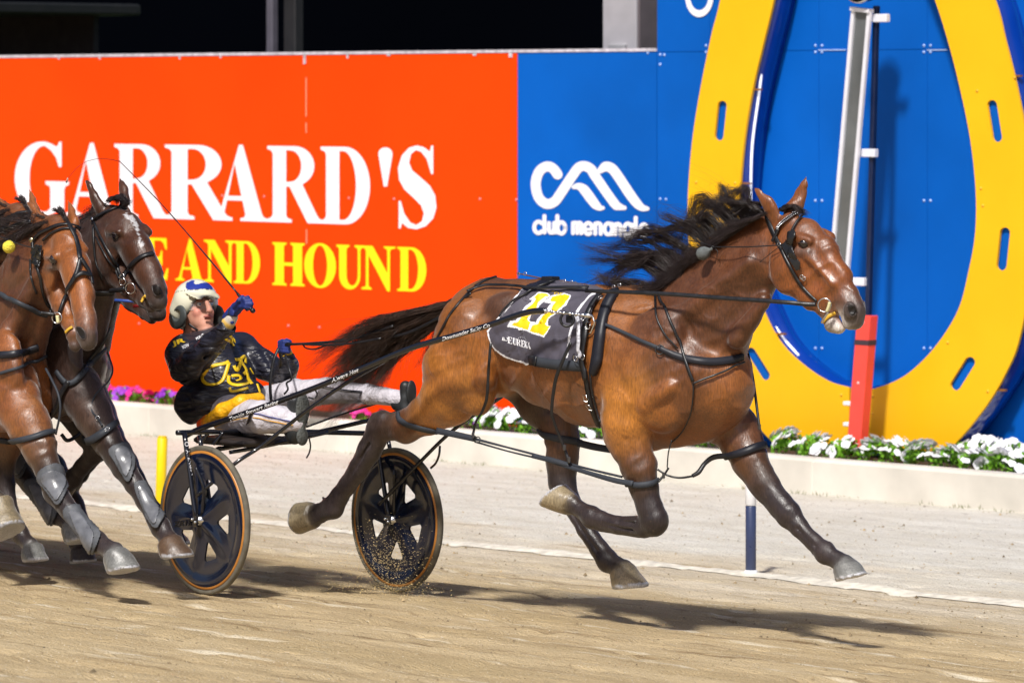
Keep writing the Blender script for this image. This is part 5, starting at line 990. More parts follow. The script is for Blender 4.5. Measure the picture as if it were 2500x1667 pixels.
rod('fork', [W(917, 1062, .86), off(cF, .050)], .012); rod('fork', [W(946, 1066, .93), off(cF, -.05)], .011); rod('fork', [W(962, 1146, .74), off(cF, .045)+Vector((.02, 0, .03))], .009)
for c in (cN, cF): 
    mb = MB(); mb.add(*bbox_(off(c, .056), HW*.018, NW*.006, (0, 0, .03), .004)); mb.build('axle_plate', FR, SU, False)
    for dx in (-.012, .012): V, Fs = lathe([(.0001, .012), (.006, .012), (.008, .008), (.008, 0)], off(c, .062)+HW*dx+Vector((0, 0, -dx*.5)), -NW, 10); mobj('bolt', V, Fs, STEEL(), SU)
rod('brace', [off(cN, .05)+Vector((.0, 0, .12)), W(574, 1131, -.06), W(640, 1087, -.02), W(752, 1000, -.12), W(850, 932, -.22), W(948, 876, ys(948))], .0095)
rod('brace', [off(cF, .05)+Vector((-.05, 0, .08)), W(1022, 1131, .62), W(1110, 1047, .52), W(1230, 965, .40)], .0095)
rod('brace', [W(1074, 1088, .56), W(1072, 1110, .55), W(1064, 1130, .58), W(1052, 1142, .62)], .006)
rod('seat_strut', [(600, 1052, .33), (616, 1003, ys(616))], .012); rod('seat_strut', [(512, 1052, .25), (490, 1080, .24)], .009); rod('seat_strut', [(545, 1055, .25), (520, 1085, .25)], .009)
rod('seat_rail', [(528, 1097, .30), (640, 1078, .40), (767, 1056, .50), (905, 1025, .62)], .0115); rod('seat_rail', [(560, 1104, .18), (640, 1090, .24), (742, 1068, .32), (800, 1055, .4)], .010)
V, Fs = bbox_(W(596, 1074, .38), HV*.20, NV*.17, (0, 0, .018), .012); mobj('seat', V, Fs, mat('seat_vinyl', (.02, .014, .013), .5), SU)
for x, y, Y in ((538, 1094, .3), (640, 1080, .39), (690, 1070, .44)): V, Fs = bbox_(W(x, y, Y), HV*.014, NV*.014, (0, 0, .010), .004); mobj('rail_clamp', V, Fs, FR, SU)
rod('foot_bar', [(778, 943, ys(778)), (830, 952, .05), (880, 957, .2), (990, 963, .38)], .007); rod('foot_bar', [(748, 1042, .1), (850, 1006, .18), (979, 968, .36)], .005)
mb = MB(); G = crom([(779, 946, -.02), (880, 960, .2), (985, 967, .37)], 6); Bt = crom([(748, 1040, .1), (850, 1004, .18), (979, 969, .36)], 6)
V = []; 
for i in range(len(G)):
    for k in range(7): q = G[i]*(1-k/6)+Bt[i]*k/6; V.append(W(q[0], q[1], q[2]+.02*math.sin(i*.9+k)))
mobj('mud_net', V, [(i*7+k, (i+1)*7+k, (i+1)*7+k+1, i*7+k+1) for i in range(len(G)-1) for k in range(6)], mat('grey_net', (.12, .115, .12), .7, alpha=.72, var=.3, vscale=30), SU)
rod('foot_peg', [(757, 957, ys(757)), (768, 952, ys(757)), (774, 962, ys(757)), (768, 972, ys(757)), (752, 970, ys(757))], .004)
rod('loose_strap', [(755, 1070, .0), (758, 1088, .0), (755, 1105, .0), (748, 1118, 0)], .004)
# steel coupling at the shaft tip
a_ = W(1330, 759, yT); b_ = W(1450, 772, yT-.06); d_ = (b_-a_); Lc = d_.length; prof = [(.0001, 0), (.013, 0), (.013, .006)]
for i in range(6): x = .015+i*Lc*.125; prof += [(.005, x), (.0055, x+.012), (.010, x+.016), (.010, x+.022), (.0055, x+.026)]
prof += [(.006, Lc*.8), (.012, Lc*.81), (.012, Lc*.90), (.006, Lc*.98), (.0001, Lc)]
V, Fs = lathe(prof, a_, d_, 14); cp = mobj('shaft_coupling', V, Fs, STEEL(), SU)
mb = MB(); ringm(mb, W(1385, 780, yT-.03), (-.3, -1, .1), .032, .007, 20); mb.build('leather_loop', BLACK(), SU)
V, Fs = bbox_(W(1392, 778, yT-.0), HV*.022, NV*.01, (0, 0, .02), .004); mobj('loop_block', V, Fs, PADM, SU, False)
mb = MB(); mb.add(*ribbon([W(1447, 773, yT-.06), W(1452, 788, yT-.06), W(1443, 812, yT-.04), W(1432, 818, yT-.02)], [(0, -1, 0)]*4, .008, .004)); mb.build('hook', STEEL(), SU)
SBV = bvh_of([shaft]); LW = mat('decal_white', (.85, .85, .88), .5, var=0)
for t_, p0, p1, hh, sh in (('Downunder Sulky Co', (1080, 832), (1197, 797), 8.4, .35), ('Always Hot', (810, 933), (877, 906), 8.4, .35), ('Tonkin Stewart Racing', (562, 1026), (681, 983), 8, .35)):
    text_on(t_, p0, p1, hh, LW, 'lettering', SU, SBV, shear=sh, off=.0015, bold=.012)
mb = MB()
for i, ch in enumerate('AVENGER'):
    t = .17+i*.055; q0 = (450+38*t*1.0, 1056+212*t); text_on(ch, (q0[0]+5, q0[1]-4), (q0[0]+7, q0[1]+4), 7.5, LW, 'lettering', SU, fn=lambda x, y: W(x-4.5, y, -.03)) if False else None
fo = [o for o in SU.children if o.name.startswith('fork')][0]; FBV = bvh_of([fo])
text_on('AVENGER', (454, 1098), (468, 1160), 7.5, LW, 'lettering', SU, FBV, off=.0015, bold=.01)
hq = hit(FBV, 456, 1084, .002); mb = MB(); ringm(mb, hq[0], (0, -1, 0), .009, .0018, 18); mb.build('emblem', LW, SU)
ws = [o for o in SU.children if o.name.startswith('wheel')]; dk = [c for c in ws[0].children if c.name.startswith('disc')][0]; DBV = bvh_of([dk])
text_on('ZR15', (425, 1285), (470, 1281), 13, mat('decal_dark', (.002, .003, .006), .3), 'lettering', dk, DBV, off=.002, shear=.2, bold=.02)
# ================================================================== THE DRIVER
DO = (-1.04, .395)
def mkB(res): return Body(DO, 47, res)
DR = thing('person', 'driver in black and gold jacket leaning back and raising a whip by his face', 'person', tuple(mkB(.01).world(mkB(.01).at(590, 1040, 0)[0])[0]))
SKIN = mat('skin', (.2, .1, .05), .5, spec=.35, var=.1, vscale=30, bump=.2, bscale=300, attr='col')
PS = dict(body=(.62, .30, .21), lip=(.50, .15, .12), brow=(.16, .08, .05), cloth=(.03, .03, .04), pink=(.66, .27, .2), socket=(.45, .2, .15))
b = mkB(.0055)
b.anchor(482, 745); HO = b.O; b.frame(66)
b.ell((484, 752, 0), (42, .070, 42), 6, .02); b.chain([(488, 768, 0, 33), (495, 782, 0, 26), (501, 794, 0, 15)], .02, .95)
b.cap((505, 738, 0, 5), (512, 757, 0, 6.5), .012, 1.1); b.ell((512, 759, 0), (6, .018, 4.5), 0, .006, 'pink')
for sv in (-1, 1):
    e = sv*.031*.94*490; b.ell((503+e, 743, sv*.031), (9, .016, 6.5), 0, .010, 'socket', True); b.cap((503+e*.6, 734, sv*.018, 3), (500+e*1.4, 734, sv*.045, 3), .008, 1, 'brow')
    b.ell((497+sv*16, 763, sv*.036), (12, .020, 12), 0, .014, 'pink')
    b.ell((472+sv*34, 766, sv*.074), (10, .012, 15), 12, .006, 'pink'); b.ell((473+sv*38, 766, sv*.084), (4, .008, 9), 12, .004, 'socket', True)
b.cap((499, 773, -.022, 2.6), (509, 771, 0, 3.6), .005, 1, 'lip'); b.cap((509, 771, 0, 3.6), (518, 773, .022, 2.6), .005, 1, 'lip'); b.cap((501, 778, -.014, 2.8), (514, 778, .014, 2.8), .005, 1, 'lip')
b.cap((498, 775.5, -.024, .8), (520, 775.5, .024, .8), .002, 1, 'brow')
b.frame()
b.O = b.F0[0]
b.chain([(486, 790, 0, 29), (482, 830, 0, 33), (520, 850, 0, 50), (545, 920, 0, 58), (590, 1000, 0, 55)], .03, 1.1, tags=['body', 'cloth', 'cloth', 'cloth'])
b.cap((450, 858, -.16, 26), (588, 850, .16, 26), .03, 1, 'cloth')
RA = [(446, 862, -.20, 28), (458, 905, -.27, 23), (475, 890, -.32, 22), (552, 795, -.37, 15), (572, 758, -.37, 14)]
LA = [(592, 852, .20, 26), (650, 895, .22, 24), (696, 922, .20, 21), (700, 890, .12, 17), (696, 862, .08, 14), (694, 845, .08, 14)]
NL = [(568, 1012, -.10, 42), (640, 1018, -.28, 30), (722, 1030, -.20, 20)]; FL = [(625, 1000, .10, 42), (800, 954, .13, 26), (982, 973, .15, 16)]
for ch in (RA, LA, NL, FL): b.chain(ch, .02, 1, 'cloth')
bodyD = b.build('body', SKIN, PS, DR, soft=.004)
for sv, pe in ((-1, 'eye'), (1, 'eye')):
    b.frame(66); b.O = HO; L, m_ = b.at(500+sv*.031*.94*490, 743, sv*.031); c = Vector(b.world(L)[0]); b.frame(); V, Fs = lathe([(.0001, .0115)]+[(.0115*math.sin(a), .0115*math.cos(a)) for a in np.linspace(.12, 3.0, 12)], c, HV, 16); e = mobj(pe, V, Fs, mat('eye_white', (.75, .72, .7), .1, coat=1, var=0), DR)
    V, Fs = lathe([(.0001, .0124), (.0045, .0118), (.0055, .0108)], c, (HV+Vector((0, -.2, 0))).normalized(), 12); mobj('iris', V, Fs, mat('iris_blue', (.03, .08, .16), .08, coat=1, var=0), e)
# jacket
SILK = mat('black_silk', (.016, .016, .026), .36, spec=.6, coat=.12, var=.2, vscale=7, attr='col', bump=.0)
nt = SILK.node_tree; n_ = nt.nodes; tc_ = n_.new('ShaderNodeTexCoord'); mp_ = n_.new('ShaderNodeMapping'); mp_.inputs['Rotation'].default_value = (.4, .6, .5); mp_.inputs['Scale'].default_value = (1, 1, 3.2)
nz = n_.new('ShaderNodeTexNoise'); nz.inputs['Scale'].default_value = 4.2; nz.inputs['Detail'].default_value = 3; nz.inputs['Distortion'].default_value = 1.6; bp = n_.new('ShaderNodeBump'); bp.inputs['Strength'].default_value = 1; bp.inputs['Distance'].default_value = .05
nt.links.new(tc_.outputs['Object'], mp_.inputs[0]); nt.links.new(mp_.outputs[0], nz.inputs[0]); nt.links.new(nz.outputs[0], bp.inputs['Height']); nt.links.new(bp.outputs[0], n_['Principled BSDF'].inputs['Normal'])
b = mkB(.0075)
b.chain([(583, 985, 0, 60), (545, 925, 0, 72), (520, 868, 0, 66)], .04, 1.05); b.ell((470, 985, -.16), (50, .09, 52), 20, .05); b.cap((448, 850, -.17, 36), (590, 846, .18, 35), .04)
b.cap((480, 812, 0, 33), (500, 850, 0, 50), .03)
b.chain([(440, 864, -.2, 40), (452, 900, -.28, 37), (476, 886, -.34, 35), (520, 838, -.36, 29), (556, 800, -.37, 21)], .02); b.chain([(596, 854, .2, 36), (648, 893, .22, 34), (692, 918, .20, 30), (704, 892, .12, 24), (703, 876, .09, 20)], .02)
b.ell((452, 905, -.26), (36, .06, 30), 10, .03); b.cap((500, 980, -.16, 40), (610, 965, -.02, 40), .03)
b.cap((486, 792, 0, 32), (486, 812, 0, 30), .01, 1, 'x', True); b.cap((575, 778, -.37, 17), (548, 808, -.37, 15), .006, 1, 'x', True)
b.cap((700, 850, .085, 15), (702, 872, .09, 14), .006, 1, 'x', True)
# folds: shallow creases that run with the pull of the cloth
for q in (((430, 930, -.30), (500, 915, -.32)), ((425, 960, -.28), (520, 945, -.24)), ((440, 1000, -.24), (540, 985, -.22)), ((455, 870, -.37), (520, 870, -.38)), ((488, 905, -.33), (560, 850, -.36)), ((470, 842, -.2), (520, 860, -.12)), ((560, 900, -.14), (600, 950, -.10)), ((620, 850, .16), (660, 905, .15)), ((640, 855, .2), (690, 930, .16)), ((600, 880, .05), (650, 930, .12)), ((500, 1010, -.24), (600, 965, -.16)), ((540, 830, -.1), (590, 900, -.06)), ((680, 890, .10), (720, 930, .12))):
    b.cap((*q[0], 4), (*q[1], 4), .03, 1, 'x', True)
def jdisp(V):
    n = vnoise(V[:, 0]*14+V[:, 2]*8, V[:, 1]*10+V[:, 2]*5, 31)+.6*vnoise(V[:, 0]*30-V[:, 2]*22, V[:, 1]*22+V[:, 0]*6, 32); c = V.mean(0); d = V-c; d /= np.linalg.norm(d, axis=1, keepdims=True); return V+d*n[:, None]*.011
JK = b.build('jacket', SILK, dict(body=(.014, .014, .024)), DR, disp=jdisp); JBV = bvh_of([JK])
CD = lambda pts: [(380+x/3.357, 640+y/3.357) for x, y in pts]
GOLD = mat('gold_print', (.80, .52, .01), .4, var=.15, vscale=20)
mb = MB()
for pts, w in (([(600, 815), (555, 835), (470, 850), (400, 905), (385, 960), (420, 1000), (490, 1005), (545, 975), (575, 910), (600, 825)], 9), ([(650, 800), (690, 800), (730, 770), (735, 830)], 9), ([(640, 850), (665, 890), (690, 840), (700, 800)], 9), ([(700, 820), (740, 880), (745, 930)], 8),
              ([(600, 930), (600, 985), (660, 1010), (740, 1000), (770, 985)], 9), ([(620, 935), (680, 930), (700, 960), (660, 975)], 8), ([(720, 920), (745, 900), (760, 960), (790, 1000)], 9), ([(610, 1030), (620, 1060), (690, 1050), (760, 1030)], 7), ([(830, 1000), (850, 1060), (860, 1110)], 6), ([(770, 870), (800, 920)], 6),
              ([(575, 625), (620, 660), (640, 690)], 7), ([(610, 600), (650, 650)], 7)): strap(mb, JBV, CD(pts), w, .003, .002, 5)
mb.build('gold_print', GOLD, JK)
text_on('JR', CD([(140, 690)])[0], CD([(245, 655)])[0], 11, GOLD, 'lettering', JK, JBV, bold=.03); text_on('ROW', CD([(225, 715)])[0], CD([(275, 690)])[0], 8, WHITE(), 'lettering', JK, JBV, bold=.03); text_on('POINT', CD([(335, 640)])[0], CD([(400, 605)])[0], 6, WHITE(), 'lettering', JK, JBV, bold=.03)
text_on('VR', CD([(590, 670)])[0], CD([(655, 660)])[0], 12, GOLD, 'lettering', JK, JBV, bold=.03)
# undershirt cuffs, shirt tail
for pts, nm in ((((545, 808, -.37, 19), (566, 775, -.37, 15)), 'cuff'), (((702, 880, .09, 17), (699, 860, .085, 14)), 'cuff')):
    b = mkB(.005); b.cap(*pts); b.cap((pts[0][0]*.35+pts[1][0]*.65, pts[0][1]*.35+pts[1][1]*.65, pts[1][2], pts[1][3]+2.2), (pts[0][0]*.42+pts[1][0]*.58, pts[0][1]*.42+pts[1][1]*.58, pts[1][2], pts[1][3]+2.2), .002, 1, 'y'); b.build(nm, SKIN, dict(body=(.62, .58, .52), y=(.75, .45, .03)), DR, soft=.001)
b = mkB(.006); b.chain([(508, 1030, -.24, 15), (545, 1004, -.27, 20), (590, 984, -.24, 20), (632, 974, -.14, 16)], .02); b.cap((492, 1036, -.24, 13), (508, 1026, -.24, 15), .01, 1, 'r')
YT = mat('satin', (.5, .3, .1), .32, spec=.5, var=.2, vscale=40, attr='col', bump=.8, bscale=45, bdist=.012); b.build('shirt_tail', YT, dict(body=(.85, .42, .01), r=(.8, .07, .01)), DR, soft=.005)
# trousers and boots
b = mkB(.0075); b.cap((570, 1010, -.10, 50), (625, 1000, .10, 48), .03)
b.chain([(560, 1014, -.12, 47), (640, 1018, -.28, 39), (690, 1024, -.24, 31), (724, 1030, -.20, 27)], .02); b.chain([(628, 995, .10, 48), (720, 965, .12, 38), (800, 954, .13, 31), (900, 962, .14, 24), (980, 973, .15, 20)], .02)
TRO = mat('white_nylon', (.5, .5, .5), .45, spec=.4, var=.08, vscale=10, attr='col', bump=.9, bscale=16, bdist=.03); TR_ = b.build('trousers', TRO, dict(body=(.56, .53, .58)), DR, disp=jdisp)
TBV = bvh_of([TR_, JK]); mb = MB(); strap(mb, TBV, [(500, 1042), (560, 1020), (620, 1010), (660, 1018), (718, 1030)], 2.6, .004, .002); mb.build('stripe', mat('stripe_navy', (.02, .03, .2), .5), TR_)
mb = MB(); strap(mb, TBV, [(505, 1050), (560, 1028), (620, 1019), (660, 1027), (716, 1037)], 2.2, .004, .002); mb.build('stripe', mat('stripe_gold', (.8, .4, .03), .5), TR_)
BOOT = mat('boot_leather', (.018, .02, .022), .45, var=.3, vscale=20); SOLE = mat('boot_sole', (.075, .08, .075), .7, var=.3, vscale=30, bump=1, bscale=90, bdist=.01)
for cx, cy, v in ((722, 1024, -.20), (992, 975, .15)):
    k = 1 if v < 0 else .72
    b = mkB(.006); b.chain([(cx-2, cy-44*k, v, 20*k), (cx-2, cy, v, 19*k), (cx-3, cy+40*k, v, 21*k)], .02); b.cap((cx-20, cy+10, v, 26*k), (cx, cy+30*k, v, 20*k), .02); b.build('boot', BOOT, dict(body=(.02, .02, .02)), DR)
    b = mkB(.005); b.ell((cx+17*k, cy-24*k, v), (7, .044*k, 42*k), 0, .004); b.ell((cx+16*k, cy+42*k, v), (8, .036*k, 22*k), 0, .004); b.cap((cx+14*k, cy-10, v, 9*k), (cx+14*k, cy+30, v, 9*k), .01); b.build('boot_sole', SOLE if v < 0 else BOOT, dict(body=(.075, .08, .075)), DR)
# helmet
b = mkB(.0055); b.anchor(482, 745); b.frame(66); b.ell((477, 737, 0), (60, .115, 56), 0, .02); b.cap((470, 762, 0, 42), (467, 778, 0, 32), .03, 1.4); b.ell((494, 718, 0), (66, .084, 3.0), 12, .006, 'peak')
b.ell((512, 778, 0), (100, .080, 54), 0, .006, 'in', True); b.cap((476, 800, 0, 32), (484, 845, 0, 42), .006, 1.1, 'in', True); b.ell((480, 755, 0), (48, .084, 52), 0, .006, 'in', True)
def helm(V0, C):
    b.frame(66); b.O = HO; V = b.tofr(V0, (b.O, b.h, b.n)); W3 = b.world(V); d = W3[:, 1]+DC; px = 1250+F*W3[:, 0]/d; py = HOR+F*(HC-W3[:, 2])/d; dk_ = C[:, 0] < .2; out = C.copy()
    u = V[:, 0]; z = V[:, 2]; v = V[:, 1]; uc, _ = b.at(476, 737, 0); a = (V-uc)/.12; bl = (a[:, 2] > .70+.16*np.sin(a[:, 0]*5+1)) & (a[:, 2] < .86+.08*np.sin(a[:, 0]*9+a[:, 1]*6)); yl = (a[:, 2] > .18) & (a[:, 2] < .42) & (a[:, 0] < -.15) & (a[:, 0] > -.8); nv = (a[:, 2] > .30) & (a[:, 2] < .46) & (a[:, 0] < -.35)
    out[yl & ~dk_] = (.85, .6, .03); out[(bl | nv) & ~dk_] = (.02, .04, .3); ln = (np.abs(a[:, 2]-.43-.16*a[:, 0]) < .02) & (np.sin(a[:, 0]*60) > 0); out[ln & ~dk_] = (.02, .02, .06); b.frame(); return out
HM = b.build('helmet', mat('helmet_shell', (.8, .8, .7), .22, coat=.5, var=0, attr='col'), {'body': (.80, .77, .60), 'peak': (.72, .68, .5), 'in': (.012, .012, .014)}, DR, soft=.003, post=helm)
for sv in (-1, 1): b2 = mkB(.0045); b2.O = HO; b2.frame(66); cx = 480+sv*.100*.94*490; b2.ell((cx, 774, sv*.100), (60, .020, 30), -8, .006); b2.ell((cx-2, 770, sv*.112), (26, .022, 13), -8, .004, 'x', True); b2.build('ear_guard', mat('guard_grey', (.06, .068, .068), .5, var=.2, attr=None), dict(body=(.05, .05, .05)), HM)
b.frame(66); b.O = HO; mb = MB(); C = crom([b.world(b.at(*q)[0])[0] for q in ((460, 790, -.075), (476, 802, -.05), (492, 811, -.015), (500, 811, .015), (512, 800, .05), (520, 785, .075))], 6); mb.add(*ribbon(C, [(0.3, -1, -.6)]*len(C), .012, .003)); mb.build('chin_strap', BL, HM)
# glasses
GLS = thing('glasses', 'x', 'glasses') if False else None
mb = MB(); fr = []
for a in np.linspace(-1.15, 1.15, 25): L, m_ = b.at(484, 745, 0); q = L+np.array([math.cos(a)*.104, math.sin(a)*.078, 0]); fr.append(q)
up_ = np.array([0, 0, .022]); V = []; 
for q in fr: V += [tuple(b.world(q+up_*.8)[0]), tuple(b.world(q-up_*.9)[0])]
gm = bpy.data.materials.new('clear_lens'); gm.use_nodes = True; g_ = gm.node_tree.nodes['Principled BSDF']; g_.inputs['Alpha'].default_value = .16; g_.inputs['Roughness'].default_value = .05; g_.inputs['Base Color'].default_value = (.8, .8, .85, 1); g_.inputs['Specular IOR Level'].default_value = .8
gl = mobj('glasses', V, [(2*i, 2*i+1, 2*i+3, 2*i+2) for i in range(len(fr)-1)], gm, DR)
mb = MB(); top = [b.world(q+up_*.8)[0] for q in fr]; bot = [b.world(q-up_*(.9 if abs(i-12) > 2 else .2))[0] for i, q in enumerate(fr)]; mb.add(*tube(top, .0016, 6)); mb.add(*tube(bot, .0012, 6)); mb.build('frame', mat('lens_frame', (.5, .5, .48), .2, metal=.3), gl)
b.frame()
# gloves with fingers
GLV = mat('blue_glove', (.02, .035, .17), .55, spec=.35, var=.2, vscale=30, bump=.6, bscale=120, bdist=.003)
b = mkB(.0038); v = -.37
b.cap((557, 775, v, 14.5), (566, 764, v, 14), .01); b.chain([(564, 766, v, 13), (576, 754, v, 15), (590, 742, v-.01, 14)], .012, .8)
hand = [((596, 729), (605, 727)), ((600, 735), (611, 734)), ((602, 742), (614, 742)), ((601, 749), (612, 750))]
for i, (p, q) in enumerate(hand):
    b.cap((588-i*1.5, 735+i*4.2, v-.008, 7.2), (p[0], p[1], v-.028, 6.0), .004); b.cap((p[0], p[1], v-.028, 6.0), (q[0], q[1], v-.012, 5.6), .003); b.cap((q[0], q[1], v-.012, 5.6), (q[0]-9, q[1]+5, v+.018, 5.2), .003)
b.cap((574, 748, v-.022, 7), (584, 733, v-.034, 6.0), .006); b.cap((584, 733, v-.034, 6.0), (592, 725, v-.022, 5.3), .004)
b.ell((566, 764, v-.026), (10, .006, 9), 0, .003); b.cap((563, 782, v-.01, 5), (567, 787, v-.01, 5), .005)
b.build('glove', GLV, dict(body=(.02, .03, .2)), DR)
b = mkB(.0038); v = .08
b.cap((699, 870, v+.005, 13), (697, 858, v, 13), .01); b.chain([(697, 858, v, 13), (692, 846, v, 13), (690, 838, v, 11)], .01, .85)
for i in range(4): y = 835+i*7.2; b.cap((684, y+1, v-.02, 6.6), (694, y-.5, v-.030, 6), .003); b.cap((694, y-.5, v-.03, 6), (704, y+1, v-.022, 5.6), .003); b.cap((704, y+1, v-.022, 5.6), (702, y+3, v+.008, 5.2), .003)
b.cap((688, 838, v+.01, 7), (700, 832, v-.005, 6), .005); b.cap((700, 832, v-.005, 6), (708, 834, v-.012, 5), .004)
b.build('glove', GLV, dict(body=(.02, .03, .2)), DR)
# whip held in the raised fist
WHP = thing('whip', 'long thin black whip with curled red lash held in the raised glove', 'whip', tuple(mkB(.01).world(mkB(.01).at(600, 740, -.385)[0])[0]))
bb = mkB(.01); wp = lambda x, y, v=-.385: tuple(bb.world(bb.at(x, y, v)[0])[0])
V, Fs = tube(crom([wp(615, 757), wp(597, 737), wp(580, 717)], 5), [.009, .0085, .008], 10); mobj('handle', V, Fs, BL, WHP)
V, Fs = lathe([(.0001, -.014), (.011, -.01), (.014, 0), (.011, .01), (.0001, .014)], wp(617, 758), (Vector(wp(617, 758))-Vector(wp(597, 737))), 12); mobj('knob', V, Fs, BL, WHP)
V, Fs = tube(crom([wp(581, 718), wp(500, 620), wp(400, 505), wp(300, 402), wp(292, 395)], 6), [.0052, .0042, .003, .0022, .0018], 7); mobj('shaft', V, Fs, mat('whip_black', (.006, .006, .007), .35), WHP)
V, Fs = tube(crom([wp(292, 395), wp(272, 390), wp(240, 388), wp(212, 394)], 6), [.0018, .0015], 6); mobj('lash', V, Fs, MATS['whip_black'], WHP)
V, Fs = tube(crom([wp(212, 394), wp(190, 408), wp(172, 428), wp(166, 436)], 6), [.0016, .0014], 6); mobj('lash', V, Fs, mat('lash_red', (.35, .03, .02), .5), WHP)
V, Fs = tube([wp(166, 435), wp(162, 446)], [.004, .005], 6); mobj('lash_tip', V, Fs, mat('lash_tan', (.5, .4, .3), .6), WHP)
# the rein ends in the driver's left hand
mb = MB()
def fD(nm, lines, th=.003):
    mb = MB()
    for pts, w in lines: C = crom([tuple(bb.world(bb.at(*p)[0])[0]) for p in pts], 8); mb.add(*ribbon(C, [(-.3, -1, .2)]*len(C), w*.002, th))
    return mb.build(nm, BL, HT)
fD('rein', [([(696, 841, .045), (760, 838, .06), (850, 830, .08), (905, 814, .08), (960, 796, .08)], 7)]); fD('rein', [([(700, 838, .03), (780, 842, .03), (860, 838, .03), (930, 826, .04)], 5)])
fD('rein', [([(740, 842, .04), (748, 850, .04), (770, 852, .04), (800, 842, .04)], 4)]); fD('rein', [([(680, 850, .03), (668, 880, .0), (660, 930, -.02), (662, 975, -.02), (668, 1000, -.02)], 8)]); fD('rein', [([(697, 866, .04), (706, 900, .0), (712, 925, .0), (700, 935, 0), (703, 950, 0), (694, 962, 0)], 5)])
# ================================================================== THE CHASING HORSES
def head(b, ax, cheek, jaw, chin, lip, nos, eye_, nears, fars, bridge, sc=1., pal='head'):
    b.chain([(*p, 0, r) for p, r in ax], .03, .74, tags=[pal]*(len(ax)-2)+['muz'])
    sh = .06*b.n[0]*F/(DC+b.O[1])
    for sv in (-1, 1): b.ell((cheek[0]+(sv+1)*sh, cheek[1], sv*.06), (cheek[2], .034, cheek[2]), 0, .03, pal)
    b.chain([(*p, 0, r) for p, r in jaw], .03, .8, pal); b.chain([(*p, 0, r) for p, r in chin], .018, .95, tags=['muz']*(len(chin)-1)); b.ell((*lip[0], 0), (lip[1], .038, lip[1]*.9), 0, .018, 'muz')
    for sv in (-1, 1):
        x = nos[0]+(sv+1)*.05*b.n[0]*F/(DC+b.O[1]); b.ell((nos[0]+(0 if sv < 0 else 12), nos[1], sv*.030), (13, .016, 16), 20, .02, 'muz')
        e = eye_[0]+(sv+1)*.072*b.n[0]*F/(DC+b.O[1]); b.cap((e-14, eye_[1]-14, sv*.070, 12), (e+12, eye_[1]-9, sv*.072, 11), .02, 1, pal); b.cap((e-12, eye_[1]+16, sv*.072, 8), (e+14, eye_[1]+15, sv*.066, 7), .02, 1, 'muz')
        pass
    b.cap(*bridge, .02, 1, pal)
    for pts, sv in ((nears, -1), (fars, 1)):
        b.chain([(*p, sv*w, r) for p, w, r in zip(pts, (.045, .058, .062, .064), (19, 15, 9, 2.5))], .014, .62, pal)
        b.cap((pts[0][0]+3, pts[0][1]-12, sv*.055-.035, 6), (pts[2][0]+2, pts[2][1], sv*.06-.028, 3.5), .007, 1, 'dark', True)
PAL_B = dict(PAL_A, body=(.20, .060, .010), head=(.25, .074, .011), neck=(.10, .032, .010), fore=(.20, .075, .02)); PAL_C = dict(PAL_A, body=(.045, .024, .018), head=(.062, .022, .010), neck=(.042, .021, .016), fore=(.07, .04, .028), dark=(.03, .018, .014), muz=(.05, .035, .03), belly=(.05, .03, .02))
HB = Body((-2.39, .1), 52, .0095); b = HB
b.chain([(12, 925, 0, 128), (-90, 905, 0, 148), (-250, 880, 0, 150), (-380, 850, 0, 135), (-480, 840, 0, 120)], .05, .8)
b.chain([(140, 595, 0, 66), (85, 670, 0, 98), (30, 790, 0, 132)], .05, .55, 'neck'); b.chain([(105, 548, 0, 26), (50, 570, 0, 32), (-40, 640, 0, 36), (-110, 720, 0, 42)], .05, .7, 'neck')
b.ell((8, 930, -.19), (80, .07, 120), 10, .08); b.ell((45, 960, -.08), (64, .10, 84), 0, .04); b.ell((85, 965, .10), (50, .09, 74), 0, .04); b.ell((72, 1010, -.15), (46, .06, 46), 0, .03, 'fore')
b.cap((30, 800, -.13, 24), (100, 660, -.08, 16), .06, 1, 'neck'); b.cap((52, 900, -.23, 5), (60, 1000, -.225, 6), .05, 1, 'x', True)
b.chain([(38, 980, -.15, 68), (72, 1035, -.15, 56), (98, 1095, -.15, 44), (122, 1160, -.145, 33), (134, 1198, -.14, 32), (168, 1245, -.14, 24), (212, 1298, -.135, 22), (238, 1322, -.13, 26), (262, 1338, -.13, 20), (280, 1348, -.13, 27)], .02, .85, tags=['body', 'fore', 'dark', 'black', 'black', 'black', 'black', 'black', 'black'])
b.hoof((284, 1352, -.13), 30, (301, 1393), 38, (.15, 1), t='hoofg')
b.chain([(30, 1000, .12, 62), (10, 1085, .12, 46), (5, 1140, .12, 34), (8, 1178, .12, 30), (26, 1250, .12, 21), (50, 1305, .12, 23), (66, 1324, .12, 18), (74, 1332, .12, 22)], .02, .85, tags=['fore', 'dark', 'black', 'black', 'black', 'black', 'black'])
b.hoof((76, 1336, .12), 26, (86, 1369), 32, (.1, 1), t='hoofg')
b.chain([(-420, 900, -.13, 110), (-330, 990, -.15, 70), (-220, 1050, -.15, 45), (-110, 1110, -.15, 33), (-60, 1170, -.15, 26), (-25, 1208, -.15, 25), (-10, 1222, -.15, 27)], .03, .8, tags=['body', 'body', 'dark', 'black', 'black', 'black'])
b.hoof((-4, 1228, -.15), 34, (20, 1296), 44, (.38, .92))
b.chain([(-400, 930, .13, 90), (-420, 1060, .13, 50), (-480, 1140, .13, 34), (-520, 1240, .13, 24), (-560, 1320, .13, 24)], .03, .8, tags=['body', 'dark', 'black', 'black']); b.hoof((-565, 1330, .13), 28, (-555, 1370), 36, (0, 1))
b.anchor(150, 620); b.frame(66)
